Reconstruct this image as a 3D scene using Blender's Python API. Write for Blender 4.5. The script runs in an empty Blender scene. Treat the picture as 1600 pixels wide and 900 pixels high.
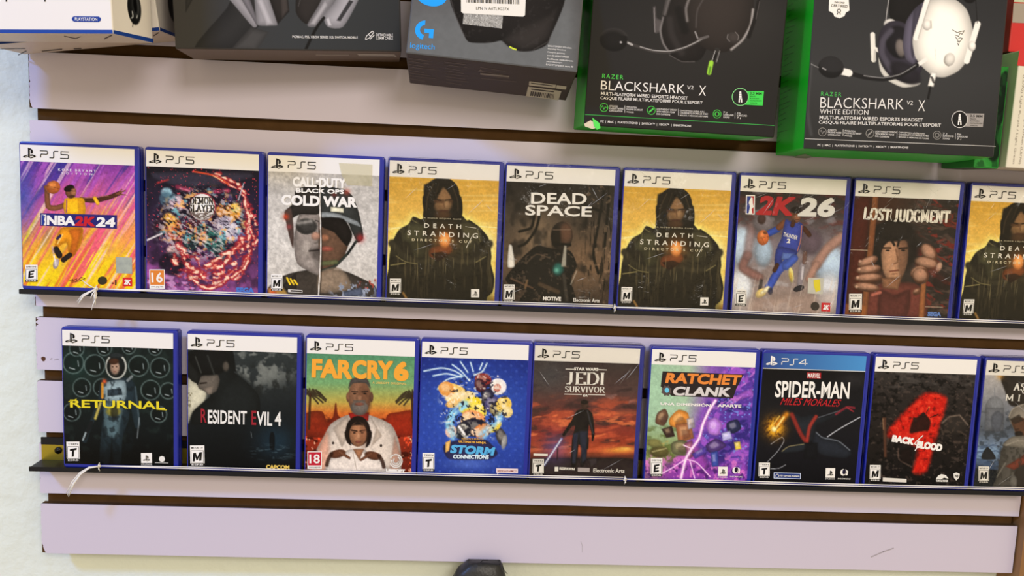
import bpy, bmesh, math, random
import numpy as np
from mathutils import Vector, Matrix

sc = bpy.context.scene
COL = sc.collection
# ------------------------------------------------------------------ camera, world, lights, exposure
cam_d = bpy.data.cameras.new('camera'); cam = bpy.data.objects.new('camera', cam_d); COL.objects.link(cam)
cam.location = (0.520254, -1.040051, 1.45)
cam.rotation_euler = (1.44423073, -0.04179735, -0.0432050973)
cam_d.sensor_width = 36.0
cam_d.lens = 1341.05 / 1600 * 36.0
cam_d.clip_start = 0.02
sc.camera = cam

w = bpy.data.worlds.new('room_light'); sc.world = w; w.use_nodes = True
bg = w.node_tree.nodes['Background']
bg.inputs['Color'].default_value = (1.0, 0.83, 0.54, 1); bg.inputs['Strength'].default_value = 0.92

def area(name, loc, target, sx, sy, power, color):
    d = bpy.data.lights.new(name, 'AREA'); d.shape = 'RECTANGLE'; d.size = sx; d.size_y = sy
    d.energy = power; d.color = color
    o = bpy.data.objects.new(name, d); COL.objects.link(o); o.location = loc
    o.rotation_euler = (Vector(target) - Vector(loc)).to_track_quat('-Z', 'Y').to_euler()
    return o
area('ceiling_lamp_cool', (-1.45, -1.75, 2.95), (0.4, 0, 1.3), 0.30, 0.30, 56, (0.16, 0.38, 1.0))
area('ceiling_lamp_warm', (1.15, -2.5, 2.35), (0.8, 0, 1.3), 0.8, 0.5, 32, (1.0, 0.90, 0.78))

sc.view_settings.view_transform = 'Standard'; sc.view_settings.look = 'None'
sc.view_settings.gamma = 1.0; sc.view_settings.use_curve_mapping = False
sc.view_settings.exposure = -0.12

# ------------------------------------------------------------------ helpers
def lin(c):
    c = np.asarray(c, float)
    return np.where(c <= 0.04045, c / 12.92, ((c + 0.055) / 1.055) ** 2.4)
def hx(s):
    if not isinstance(s, str): return np.array(s, float)
    return np.array([int(s[i:i + 2], 16) / 255 for i in (0, 2, 4)])
def hl(s): return tuple(lin(hx(s))) + (1,)

def mat(name, color, rough=0.5, metal=0.0, spec=0.5, coat=0.0, bump=None, vary=None):
    m = bpy.data.materials.new(name); m.use_nodes = True; nt = m.node_tree; b = nt.nodes['Principled BSDF']
    c = hl(color) if isinstance(color, str) else tuple(color) + (1,)
    b.inputs['Base Color'].default_value = c; b.inputs['Roughness'].default_value = rough
    b.inputs['Metallic'].default_value = metal; b.inputs['Specular IOR Level'].default_value = spec
    b.inputs['Coat Weight'].default_value = coat
    if vary:
        sc_, amt, c2 = vary
        n = nt.nodes.new('ShaderNodeTexNoise'); n.inputs['Scale'].default_value = sc_; n.inputs['Detail'].default_value = 4
        tc = nt.nodes.new('ShaderNodeTexCoord'); nt.links.new(tc.outputs['Object'], n.inputs['Vector'])
        mx = nt.nodes.new('ShaderNodeMix'); mx.data_type = 'RGBA'
        rp = nt.nodes.new('ShaderNodeMath'); rp.operation = 'MULTIPLY'; rp.inputs[1].default_value = amt
        nt.links.new(n.outputs['Fac'], rp.inputs[0]); nt.links.new(rp.outputs[0], mx.inputs['Factor'])
        mx.inputs['A'].default_value = c; mx.inputs['B'].default_value = hl(c2)
        nt.links.new(mx.outputs['Result'], b.inputs['Base Color'])
    if bump:
        sc_, st, dist = bump
        n = nt.nodes.new('ShaderNodeTexNoise'); n.inputs['Scale'].default_value = sc_; n.inputs['Detail'].default_value = 5
        tc = nt.nodes.new('ShaderNodeTexCoord'); nt.links.new(tc.outputs['Object'], n.inputs['Vector'])
        bp = nt.nodes.new('ShaderNodeBump'); bp.inputs['Strength'].default_value = st; bp.inputs['Distance'].default_value = dist
        nt.links.new(n.outputs['Fac'], bp.inputs['Height']); nt.links.new(bp.outputs['Normal'], b.inputs['Normal'])
    return m

M = {}
_ink = {}
def ink(h, rough=0.4):
    if h not in _ink: _ink[h] = mat('ink_' + h, h, rough, spec=.15)
    return _ink[h]
def print_mat(name, rough, spec=0.5, coat=0.0):
    m = mat(name, 'ffffff', rough, spec=spec, coat=coat); nt = m.node_tree
    a = nt.nodes.new('ShaderNodeAttribute'); a.attribute_name = 'print_colour'
    nt.links.new(a.outputs['Color'], nt.nodes['Principled BSDF'].inputs['Base Color'])
    return m
M['print'] = print_mat('sleeved_print', 0.22, spec=.12)
M['board'] = print_mat('printed_carton', 0.45, spec=.08)
M['case'] = mat('blue_case_plastic', (0.010, 0.020, 0.30), 0.28)
M['melamine'] = mat('pale_melamine', (0.64, 0.585, 0.70), 0.26, spec=0.5)
M['mdf'] = mat('brown_mdf', '5c4228', 0.9, spec=.1, vary=(60, 0.7, '38260f'))
M['plaster'] = mat('textured_plaster', 'e8eee4', 0.85, spec=.2, bump=(34, 0.55, 0.008), vary=(3, 0.7, 'dfe8de'))
M['black'] = mat('black_metal', (0.006, 0.006, 0.008), 0.45, spec=.3)
M['brass'] = mat('brass_strip', 'b5a33c', 0.35, metal=0.85)
M['screw'] = mat('dark_steel', '2a2824', 0.4, metal=0.8)
M['cord'] = mat('white_cord', 'f0ece4', 0.7)
M['header'] = mat('white_paper', 'efece6', 0.32)
M['white'] = ink('f2efe9'); M['ink'] = ink('101012')

def mesh_obj(name, V, Fc, m, parent=None, smooth=False, mi=None):
    me = bpy.data.meshes.new(name); me.from_pydata([tuple(v) for v in V], [], [tuple(f) for f in Fc])
    for x in (m if isinstance(m, (list, tuple)) else [m]): me.materials.append(x)
    if mi is not None: me.polygons.foreach_set('material_index', mi)
    if smooth: me.polygons.foreach_set('use_smooth', [True] * len(me.polygons))
    me.update()
    o = bpy.data.objects.new(name, me); COL.objects.link(o)
    if parent: o.parent = parent
    return o
def thing(name, label, cat, group=None, loc=(0, 0, 0), rot=(0, 0, 0), mode='XYZ'):
    o = bpy.data.objects.new(name, None); COL.objects.link(o); o.empty_display_size = 0.02
    o.location = loc; o.rotation_mode = mode; o.rotation_euler = rot
    tag(o, label, cat, group); return o
def tag(o, label, cat=None, group=None):
    o['label'] = label
    if cat: o['category'] = cat
    if group: o['group'] = group
    return o
class MB:
    """collects shapes for one mesh object"""
    def __init__(s): s.V, s.F, s.I = [], [], []
    def add(s, V, F, i=0):
        n = len(s.V); s.V += [tuple(v) for v in V]; s.F += [tuple(k + n for k in f) for f in F]; s.I += [i] * len(F)
    def box(s, x0, y0, z0, x1, y1, z1, i=0):
        s.add([(x0,y0,z0),(x1,y0,z0),(x1,y1,z0),(x0,y1,z0),(x0,y0,z1),(x1,y0,z1),(x1,y1,z1),(x0,y1,z1)],
              [(0,3,2,1),(4,5,6,7),(0,1,5,4),(1,2,6,5),(2,3,7,6),(3,0,4,7)], i)
    def prism(s, pts, y0, y1, i=0, j=None):
        """outline in x,z (counter-clockwise seen from -y) given depth along y; front face material i, the rest j"""
        n = len(pts); j = i if j is None else j
        V = [(x, y0, z) for x, z in pts] + [(x, y1, z) for x, z in pts]
        k = len(s.V); s.V += V
        s.F += [tuple(k + q for q in range(n)), tuple(k + n + q for q in reversed(range(n)))]; s.I += [i, j]
        for q in range(n):
            r = (q + 1) % n; s.F.append((k + q, k + n + q, k + n + r, k + r)); s.I.append(j)
    def tube(s, pts, r, n=6, i=0):
        pts = [Vector(p) for p in pts]; V, F = [], []
        for a, p in enumerate(pts):
            d = (pts[min(a + 1, len(pts) - 1)] - pts[max(a - 1, 0)]).normalized()
            u = d.cross(Vector((0.13, 0.31, 0.94))).normalized(); v = d.cross(u); rr = r[a] if isinstance(r, (list, tuple)) else r
            for q in range(n):
                t = 2 * math.pi * q / n; V.append(p + (u * math.cos(t) + v * math.sin(t)) * rr)
        for a in range(len(pts) - 1):
            for q in range(n):
                F.append((a*n+q, a*n+(q+1)%n, (a+1)*n+(q+1)%n, (a+1)*n+q))
        F += [tuple(reversed(range(n))), tuple((len(pts)-1)*n + q for q in range(n))]
        s.add(V, F, i)
    def build(s, name, m, parent=None, smooth=False): return mesh_obj(name, s.V, s.F, m, parent, smooth, s.I)
def fillet(x0, z0, x1, z1, r, n=5):
    P = []
    for cx, cz, a0 in ((x0+r, z0+r, 180), (x1-r, z0+r, 270), (x1-r, z1-r, 0), (x0+r, z1-r, 90)):
        for k in range(n + 1):
            a = math.radians(a0 + 90 * k / n); P.append((cx + r * math.cos(a), cz + r * math.sin(a)))
    return P
def homog(src, dst):
    A, b = [], []
    for (x, y), (u, v) in zip(src, dst):
        A += [[x, y, 1, 0, 0, 0, -u*x, -u*y], [0, 0, 0, x, y, 1, -v*x, -v*y]]; b += [u, v]
    h = np.linalg.solve(np.array(A, float), np.array(b, float)); return np.append(h, 1).reshape(3, 3)
def happly(Hm, x, y):
    d = Hm[2,0]*x + Hm[2,1]*y + Hm[2,2]
    return (Hm[0,0]*x + Hm[0,1]*y + Hm[0,2]) / d, (Hm[1,0]*x + Hm[1,1]*y + Hm[1,2]) / d

class Face:
    """a flat printed face: local metres (u,v) on it, and the sheet units its artwork is drawn in"""
    def __init__(s, o, ex, ey, n, rect, quad):
        s.o, s.ex, s.ey, s.n, s.rect = Vector(o), Vector(ex), Vector(ey), Vector(n), rect
        u0, v0, u1, v1 = rect; loc = [(u0, v1), (u1, v1), (u0, v0), (u1, v0)]
        s.Hi = homog(quad, loc); s.Hf = homog(loc, quad)
    def uv(s, x, y): return happly(s.Hi, x, y)
    def p3(s, u, v, h): return s.o + s.ex * u + s.ey * v + s.n * h

# ---- text and line lettering
_tcache = {}
def text_mesh(body, bold=0.0, shear=0.0, space=1.0):
    k = (body, bold, shear, space)
    if k not in _tcache:
        cu = bpy.data.curves.new('lettering', 'FONT'); cu.body = body; cu.offset = bold; cu.shear = shear
        cu.space_character = space; cu.resolution_u = 3
        o = bpy.data.objects.new('lettering', cu); COL.objects.link(o)
        dg = bpy.context.evaluated_depsgraph_get(); me = bpy.data.meshes.new_from_object(o.evaluated_get(dg))
        V = [(v.co.x, v.co.y) for v in me.vertices]; Fc = [tuple(p.vertices) for p in me.polygons]
        bpy.data.objects.remove(o); bpy.data.curves.remove(cu); bpy.data.meshes.remove(me)
        xs = [v[0] for v in V]; ys = [v[1] for v in V]
        x0, x1, y0, y1 = min(xs), max(xs), min(ys), max(ys)
        _tcache[k] = ([((x - x0) / (x1 - x0), (y - y0) / (y1 - y0)) for x, y in V], Fc)
    return _tcache[k]
def place2(mb, F, V, Fc, a, b, h, lift, i=0):
    """V in a unit box -> between sheet points a (left middle) and b (right middle), h sheet units tall"""
    ua = Vector(F.uv(*a)); ub = Vector(F.uv(*b)); mx, my = (a[0]+b[0])/2, (a[1]+b[1])/2
    hh = abs(F.uv(mx, my - h/2)[1] - F.uv(mx, my + h/2)[1]); d = ub - ua
    n = Vector((-d.y, d.x)).normalized() * hh
    mb.add([F.p3(*(ua + d * x + n * (y - 0.5)), lift) for x, y in V], Fc, i)
def T(mb, F, body, a, b, h, lift=0.0004, bold=0.0, shear=0.0, space=1.0, i=0):
    if h < 12: bold = min(bold, .008)
    V, Fc = text_mesh(body, min(bold, .022), shear, space); r = (bold - .02) * 5 * h if bold >= .024 and h >= 12 else 0
    for dx, dy in (((0, 0),) if not r else ((0, 0), (-r, -r), (r, -r), (r, r), (-r, r))):
        place2(mb, F, V, Fc, (a[0] + r + dx, a[1] + dy), (b[0] - r + dx, b[1] + dy), h - 2*r, lift, i); lift += .00004
def poly(mb, F, pts, lift=0.0004, i=0):
    V = [F.p3(*F.uv(*p), lift) for p in pts]
    a = sum(pts[k][0]*pts[(k+1)%len(pts)][1] - pts[(k+1)%len(pts)][0]*pts[k][1] for k in range(len(pts)))
    f = tuple(range(len(pts)))
    mb.add(V, [f if a < 0 else f[::-1]], i)
def ring(cx, cy, rx, ry=None, n=28): ry = rx if ry is None else ry; return [(cx + rx*math.cos(2*math.pi*k/n), cy + ry*math.sin(2*math.pi*k/n)) for k in range(n)]
def stroke_uv(pts, wv, wh, close=False):
    """a pen of width wv on verticals and wh on horizontals -> quads in the pen's own plane"""
    V, Fc = [], []; pts = [Vector(p) for p in pts]
    if close: pts = pts + [pts[0]]
    segs = []
    for a, b in zip(pts, pts[1:]):
        d = b - a
        if d.length < 1e-9: continue
        d.normalize(); ww = math.hypot(wv * d.y, wh * d.x) / 2; segs.append((a, b, Vector((-d.y, d.x)) * ww, d))
    for k, (a, b, n, d) in enumerate(segs):
        e = n.length
        a2 = a - d * (e * 0.5 if k else 0); b2 = b + d * (e * 0.5 if k < len(segs) - 1 else 0)
        m = len(V); V += [a2 - n, b2 - n, b2 + n, a2 + n]; Fc.append((m, m+1, m+2, m+3))
    return [(v.x, v.y) for v in V], Fc
def S(mb, F, pts, wd, lift=0.0004, i=0, close=False):
    V, Fc = stroke_uv([(x, -y) for x, y in pts], wd, wd, close)
    mb.add([F.p3(*F.uv(x, -y), lift) for x, y in V], Fc, i)
# serif capitals: strokes in a unit-high cell, "." marks where a serif bar sits
SERIF = {
 'J': (0.5, [[(.32,1),(.32,.2),(.22,.02),(.05,0)]], [(.32,1)]), 'E': (0.62, [[(.14,0),(.14,1)],[(.14,1),(.58,1),(.58,.82)],[(.14,.52),(.48,.52)],[(.14,0),(.6,0),(.6,.2)]], [(.14,1),(.14,0)]),
 'D': (0.75, [[(.14,0),(.14,1)],[(.14,1),(.42,1),(.62,.85),(.7,.5),(.62,.15),(.42,0),(.14,0)]], [(.14,1),(.14,0)]), 'I': (0.3, [[(.15,0),(.15,1)]], [(.15,0),(.15,1)]),
 'S': (0.58, [[(.5,.8),(.44,.96),(.28,1),(.13,.93),(.1,.76),(.2,.6),(.42,.45),(.5,.28),(.46,.08),(.3,0),(.14,.04),(.07,.22)]], []),
 'U': (0.75, [[(.15,1),(.15,.28),(.24,.06),(.4,0),(.54,.06),(.62,.28),(.62,1)]], [(.15,1),(.62,1)]), 'R': (0.72, [[(.14,0),(.14,1)],[(.14,1),(.45,1),(.58,.88),(.58,.64),(.45,.52),(.14,.52)],[(.36,.52),(.66,0)]], [(.14,0),(.14,1),(.66,0)]),
 'V': (0.72, [[(.1,1),(.37,0),(.63,1)]], [(.1,1),(.63,1)]), 'O': (0.78, [[(.39,1),(.18,.9),(.08,.5),(.18,.1),(.39,0),(.6,.1),(.7,.5),(.6,.9),(.39,1)]], []),
 'L': (0.6, [[(.14,1),(.14,0),(.56,0),(.56,.22)]], [(.14,1),(.14,0)]), 'T': (0.66, [[(.33,0),(.33,1)],[(.05,.8),(.05,1),(.61,1),(.61,.8)]], [(.33,0)]),
 'G': (0.76, [[(.64,.8),(.56,.95),(.4,1),(.18,.9),(.08,.5),(.18,.1),(.4,0),(.62,.08),(.62,.42),(.44,.42)]], []), 'M': (0.92, [[(.14,0),(.14,1),(.45,.15),(.76,1),(.76,0)]], [(.14,0),(.76,0),(.14,1),(.76,1)]),
 'N': (0.78, [[(.14,0),(.14,1),(.62,0),(.62,1)]], [(.14,0),(.62,1),(.14,1)]), 'A': (0.74, [[(.08,0),(.37,1),(.64,0)],[(.18,.36),(.54,.36)]], [(.08,0),(.64,0)]),
 'Y': (0.7, [[(.08,1),(.35,.5),(.62,1)],[(.35,.5),(.35,0)]], [(.08,1),(.62,1),(.35,0)]), 'C': (0.7, [[(.62,.8),(.54,.95),(.38,1),(.17,.9),(.08,.5),(.17,.1),(.38,0),(.54,.05),(.63,.2)]], []), ' ': (0.35, [], [])}
def serif(mb, F, body, a, b, h, wv=0.16, wh=0.07, lift=0.0004, sp=0.06, i=0, bar=0.22):
    V, Fc, x = [], [], 0.0
    for ch in body:
        wd, st, se = SERIF[ch]
        for l in st + [[(sx - bar/2, sz), (sx + bar/2, sz)] for sx, sz in se]:
            v, f = stroke_uv([(x + p, q) for p, q in l], wv, wh); k = len(V); V += v; Fc += [tuple(e + k for e in g) for g in f]
        x += wd + sp
    place2(mb, F, [(v[0] / x, v[1]) for v in V], Fc, a, b, h, lift, i)
PS_SYMBOL = [[(.40,.80),(.40,.06),(.54,.02),(.54,.64),(.575,.655),(.60,.62),(.60,.37),(.70,.36),(.765,.43),(.775,.56),(.735,.66),(.64,.73),(.52,.775)],
             [(.38,.27),(.12,.18),(.02,.12),(.04,.06),(.16,.03),(.38,.085),(.38,.15),(.22,.105),(.15,.12),(.38,.195)],
             [(.57,.28),(.74,.30),(.94,.23),(.995,.165),(.93,.105),(.57,-.02),(.57,.06),(.80,.14),(.83,.165),(.74,.185),(.57,.165)]]
PS_WORD = {'P': [(.12,0),(.12,.36),(.22,.5),(.86,.5),(.98,.6),(.98,.9),(.88,1),(.05,1)], 'S': [(1.2,0),(1.62,0),(1.72,.1),(1.72,.9),(1.82,1),(2.3,1)],
           '5': [(3.6,1),(2.62,1),(2.62,.56),(3.4,.56),(3.52,.46),(3.52,.1),(3.42,0),(2.5,0)], '4': [(3.3,0),(3.3,1),(2.45,.28),(3.62,.28)]}
def ps_symbol(mb, o, ex, ey, n, u0, v0, w_, lift, i=0):
    for P in PS_SYMBOL:
        V = [Vector(o) + Vector(ex) * (u0 + x * w_) + Vector(ey) * (v0 + y * w_) + Vector(n) * lift for x, y in P]
        mb.add(V, [tuple(reversed(range(len(P))))], i)
# ------------------------------------------------------------------ printed artwork: flat colour on a fine grid of the sheet
def sst(x): x = np.clip(x, 0, 1); return x * x * (3 - 2 * x)
class Art:
    def __init__(s, F, nx, nz, base='808080', rect=None):
        s.F, s.nx, s.nz = F, nx, nz; s.rect = rect or F.rect
        u = np.linspace(s.rect[0], s.rect[2], nx); v = np.linspace(s.rect[3], s.rect[1], nz)
        U, W = np.meshgrid(u, v); s.U, s.W = U.ravel(), W.ravel()
        s.X, s.Y = happly(F.Hf, s.U, s.W)
        s.C = np.tile(hx(base), (s.X.size, 1)).astype(float)
    def mix(s, m, c):
        m = np.clip(m, 0, 1)[:, None]; c = hx(c) if isinstance(c, str) else np.asarray(c, float)
        s.C = s.C * (1 - m) + c * m; return s
    def noise(s, sx, sy=None, seed=0, oct=3, ang=0.0, warp=0.0):
        sy = sx if sy is None else sy; c_, n_ = math.cos(math.radians(ang)), math.sin(math.radians(ang))
        a = (s.X * c_ + s.Y * n_) / sx + 500; b = (-s.X * n_ + s.Y * c_) / sy + 500
        if warp: q = s.noise(sx * 1.5, sy * 1.5, seed + 77, 2) - 0.5; a = a + q * warp; b = b + q * warp
        g = np.random.RandomState(seed).rand(256, 256); out = 0; amp = 1; tot = 0
        for k in range(oct):
            i, j = np.floor(a).astype(int), np.floor(b).astype(int); fx, fy = sst(a - i), sst(b - j)
            q = lambda p, r: g[(p + 37*k) % 256, (r + 11*k) % 256]
            out = out + amp * ((q(i,j)*(1-fx) + q(i+1,j)*fx)*(1-fy) + (q(i,j+1)*(1-fx) + q(i+1,j+1)*fx)*fy)
            tot += amp; amp *= 0.55; a = a * 2.03; b = b * 2.03
        return out / tot
    def grad(s, stops, ang=90):
        """stops of (position, colour) along an axis; ang 90 runs down the sheet"""
        t = s.X * math.cos(math.radians(ang)) + s.Y * math.sin(math.radians(ang))
        P = [p for p, c in stops]; K = np.array([hx(c) for p, c in stops])
        s.C = np.stack([np.interp(t, P, K[:, k]) for k in range(3)], 1); return s
    def dist_line(s, pts):
        d = np.full(s.X.size, 1e9)
        for (ax, ay), (bx, by) in zip(pts, pts[1:]):
            vx, vy = bx - ax, by - ay; t = np.clip(((s.X-ax)*vx + (s.Y-ay)*vy) / (vx*vx + vy*vy + 1e-9), 0, 1)
            d = np.minimum(d, np.hypot(s.X - ax - t*vx, s.Y - ay - t*vy))
        return d
    def soften(s, pts, closed, k=4):
        """a smooth curve through the given points"""
        n = len(pts); g = (lambda q: pts[q % n]) if closed else (lambda q: pts[min(max(q, 0), n - 1)]); P = []
        for q in range(n if closed else n - 1):
            p0, p1, p2, p3 = (np.array(g(q + e), float) for e in (-1, 0, 1, 2))
            m1, m2 = (p2 - p0) * .36, (p3 - p1) * .36; L = np.hypot(*(p2 - p1)) + 1e-6
            for m in (m1, m2):
                l = np.hypot(*m)
                if l > .9 * L: m *= .9 * L / l
            for e in range(k):
                t = e / k; P.append(tuple((2*t**3 - 3*t*t + 1)*p1 + (t**3 - 2*t*t + t)*m1 + (3*t*t - 2*t**3)*p2 + (t**3 - t*t)*m2))
        if not closed: P.append(tuple(pts[-1]))
        return P
    def inkmix(s, m, c, r):
        """printed ink a touch darker at the rim of a shape (r = 0 middle .. 1 rim)"""
        c = hx(c); r = np.clip(r, 0, 1)[:, None] ** 2; k = np.clip(m, 0, 1)[:, None]
        s.C = s.C * (1 - k) + np.clip(c * (1.10 - .34 * r), 0, 1) * k; return s
    def line(s, pts, w_, c, soft=2.0, a=1.0):
        if len(pts) > 2: pts = s.soften(pts, False)
        d = s.dist_line(pts); return s.inkmix(a * (1 - sst((d - w_/2 + soft/2) / soft)), c, d / (w_/2 + .1) if w_ > 12 else d * 0 + .5)
    def sdist(s, pts):
        ins = np.zeros(s.X.size, bool)
        for (ax, ay), (bx, by) in zip(pts, pts[1:] + pts[:1]):
            c_ = ((ay > s.Y) != (by > s.Y)); xx = (bx-ax) * (s.Y-ay) / ((by-ay) if by != ay else 1e-9) + ax
            ins ^= c_ & (s.X < xx)
        d = s.dist_line(pts + pts[:1]); return np.where(ins, d, -d)
    def pmask(s, pts, soft=2.0):
        if len(pts) > 4: pts = s.soften(pts, True)
        return sst(0.5 + s.sdist(pts) / soft)
    def emask(s, cx, cy, rx, ry, rot=0, soft=2.0): return sst(0.5 + (1 - s.erad(cx, cy, rx, ry, rot)) * min(rx, ry) / soft)
    def erad(s, cx, cy, rx, ry, rot=0):
        c_, n_ = math.cos(math.radians(rot)), math.sin(math.radians(rot)); x, y = s.X - cx, s.Y - cy
        return np.hypot((x*c_ + y*n_) / rx, (-x*n_ + y*c_) / ry)
    def poly(s, pts, c, soft=2.0, a=1.0):
        if len(pts) > 4: pts = s.soften(pts, True)
        d = s.sdist(pts); xs = [p[0] for p in pts]; ys = [p[1] for p in pts]; R = .3 * min(max(xs) - min(xs), max(ys) - min(ys)) + .1
        return s.inkmix(a * sst(0.5 + d / soft), c, 1 - d / R)
    def ell(s, cx, cy, rx, ry, c, rot=0, soft=2.0, a=1.0): return s.inkmix(a * s.emask(cx, cy, rx, ry, rot, soft), c, s.erad(cx + rx*.15, cy - ry*.2, rx*1.15, ry*1.15, rot))
    def glow(s, cx, cy, rx, c, a=1.0, ry=None, p=1.0):
        r = np.hypot((s.X - cx) / rx, (s.Y - cy) / (ry or rx)); return s.mix(a * np.exp(-(r ** 2) * p), c)
    def speckle(s, amt, sx, seed=1): s.C = np.clip(s.C * (1 + amt * (s.noise(sx, seed=seed) - 0.5) * 2)[:, None], 0, 1); return s
    def build(s, name, m, parent, lift):
        F = s.F; o, ex, ey, n = (np.array(q) for q in (F.o, F.ex, F.ey, F.n))
        P = o + s.U[:, None] * ex + s.W[:, None] * ey + lift * n
        nx, nz = s.nx, s.nz; i = (np.arange(nz - 1)[:, None] * nx + np.arange(nx - 1)[None, :]).ravel()
        q = np.stack([i, i + nx, i + nx + 1, i + 1], 1).astype(np.int32)
        me = bpy.data.meshes.new(name); me.vertices.add(P.shape[0]); me.vertices.foreach_set('co', P.astype(np.float32).ravel())
        me.loops.add(q.size); me.loops.foreach_set('vertex_index', q.ravel())
        me.polygons.add(len(q)); me.polygons.foreach_set('loop_start', (np.arange(len(q)) * 4).astype(np.int32))
        me.update(calc_edges=True)
        at = me.color_attributes.new('print_colour', 'FLOAT_COLOR', 'POINT')
        at.data.foreach_set('color', np.concatenate([lin(np.clip(s.C, 0, 1)), np.ones((len(s.C), 1))], 1).astype(np.float32).ravel())
        me.materials.append(m); ob = bpy.data.objects.new(name, me); COL.objects.link(ob); ob.parent = parent; return ob

SKIN, SKIN2 = '7a4a30', '4a2a1c'
def cover_streaks(A):                       # purple to yellow streaks, a player leaping with a ball
    A.grad([(100, '3f2f8c'), (300, '8a3f9a'), (430, 'd0609a'), (560, 'f0a83c'), (720, 'f6d21c')], 78)
    n = A.noise(26, 330, 3, 3, 32); m = A.noise(14, 300, 9, 2, 32); y = np.clip((A.Y - 150) / 600, 0, 1)
    A.mix((n > .56) * .75 * (1 - y), 'b45ac0'); A.mix(sst((n - .6) * 9) * .8 * sst(y * 1.6), 'f04f78'); A.mix(sst((m - .58) * 9) * sst(y * 1.8 - .15), 'fbe12a')
    A.mix(sst((.40 - n) * 9) * .6 * (1 - y), '1d2f86'); A.mix(sst((.38 - m) * 9) * .7 * y, 'e0662c'); A.mix(sst((m - .68) * 12) * .7, 'f6c8d0')
    A.glow(110, 330, 60, '2c5aa8', .6, 150); A.glow(600, 480, 120, 'f050a8', .35)
    A.line([(330, 355), (265, 375), (228, 365), (222, 290)], 26, SKIN, 3); A.line([(228, 300), (215, 275)], 18, SKIN)
    A.ell(253, 276, 34, 31, 'b8602a'); A.ell(246, 268, 22, 18, 'd07c3c', soft=16); A.line([(222, 268), (285, 284)], 2, '5a2c14', a=.6)
    A.line([(385, 335), (450, 342), (520, 328), (575, 308)], 22, SKIN2, 3); A.line([(395, 330), (520, 320)], 6, '9a6844', 3, .6); A.line([(560, 312), (602, 296)], 6, SKIN); A.line([(565, 312), (605, 318)], 5, SKIN)
    A.line([(570, 308), (585, 290)], 5, SKIN); A.line([(455, 330), (470, 355)], 18, 'f0b428')
    A.poly([(310, 330), (395, 328), (408, 352), (404, 410), (312, 405)], 'f2b01c'); A.poly([(372, 335), (402, 345), (404, 405), (375, 405)], 'b8741c', 8, .5); A.line([(318, 340), (318, 395)], 6, '6a2c8a', a=.7)
    A.ell(338, 300, 27, 30, SKIN, -15); A.ell(330, 282, 26, 16, '1c120e', -15); A.ell(350, 302, 14, 20, 'a87048', soft=8, a=.8); A.line([(343, 294), (362, 296)], 3, '24140e', 3); A.ell(345, 320, 14, 7, '2a1812', soft=6, a=.6)
    A.poly([(295, 470), (395, 468), (392, 540), (355, 606), (330, 596), (318, 540), (262, 568), (270, 520)], 'e8941c'); A.poly([(330, 480), (392, 480), (360, 600), (335, 590), (345, 520)], 'b0501c', 14, .7)
    A.line([(300, 500), (275, 545)], 5, 'fbe08a', a=.8); A.line([(275, 520), (288, 508)], 14, '2c2450')
    A.line([(268, 572), (285, 600)], 30, '241c1c', 3); A.line([(335, 600), (305, 622)], 26, '241c1c', 3); A.ell(268, 640, 14, 26, 'b8a8a8', 15); A.line([(258, 600), (268, 650)], 8, 'f0e8e0', a=.8); A.line([(250, 560), (256, 590)], 10, 'c8a8c0', 5, .6)
    A.speckle(.1, 6)
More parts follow.
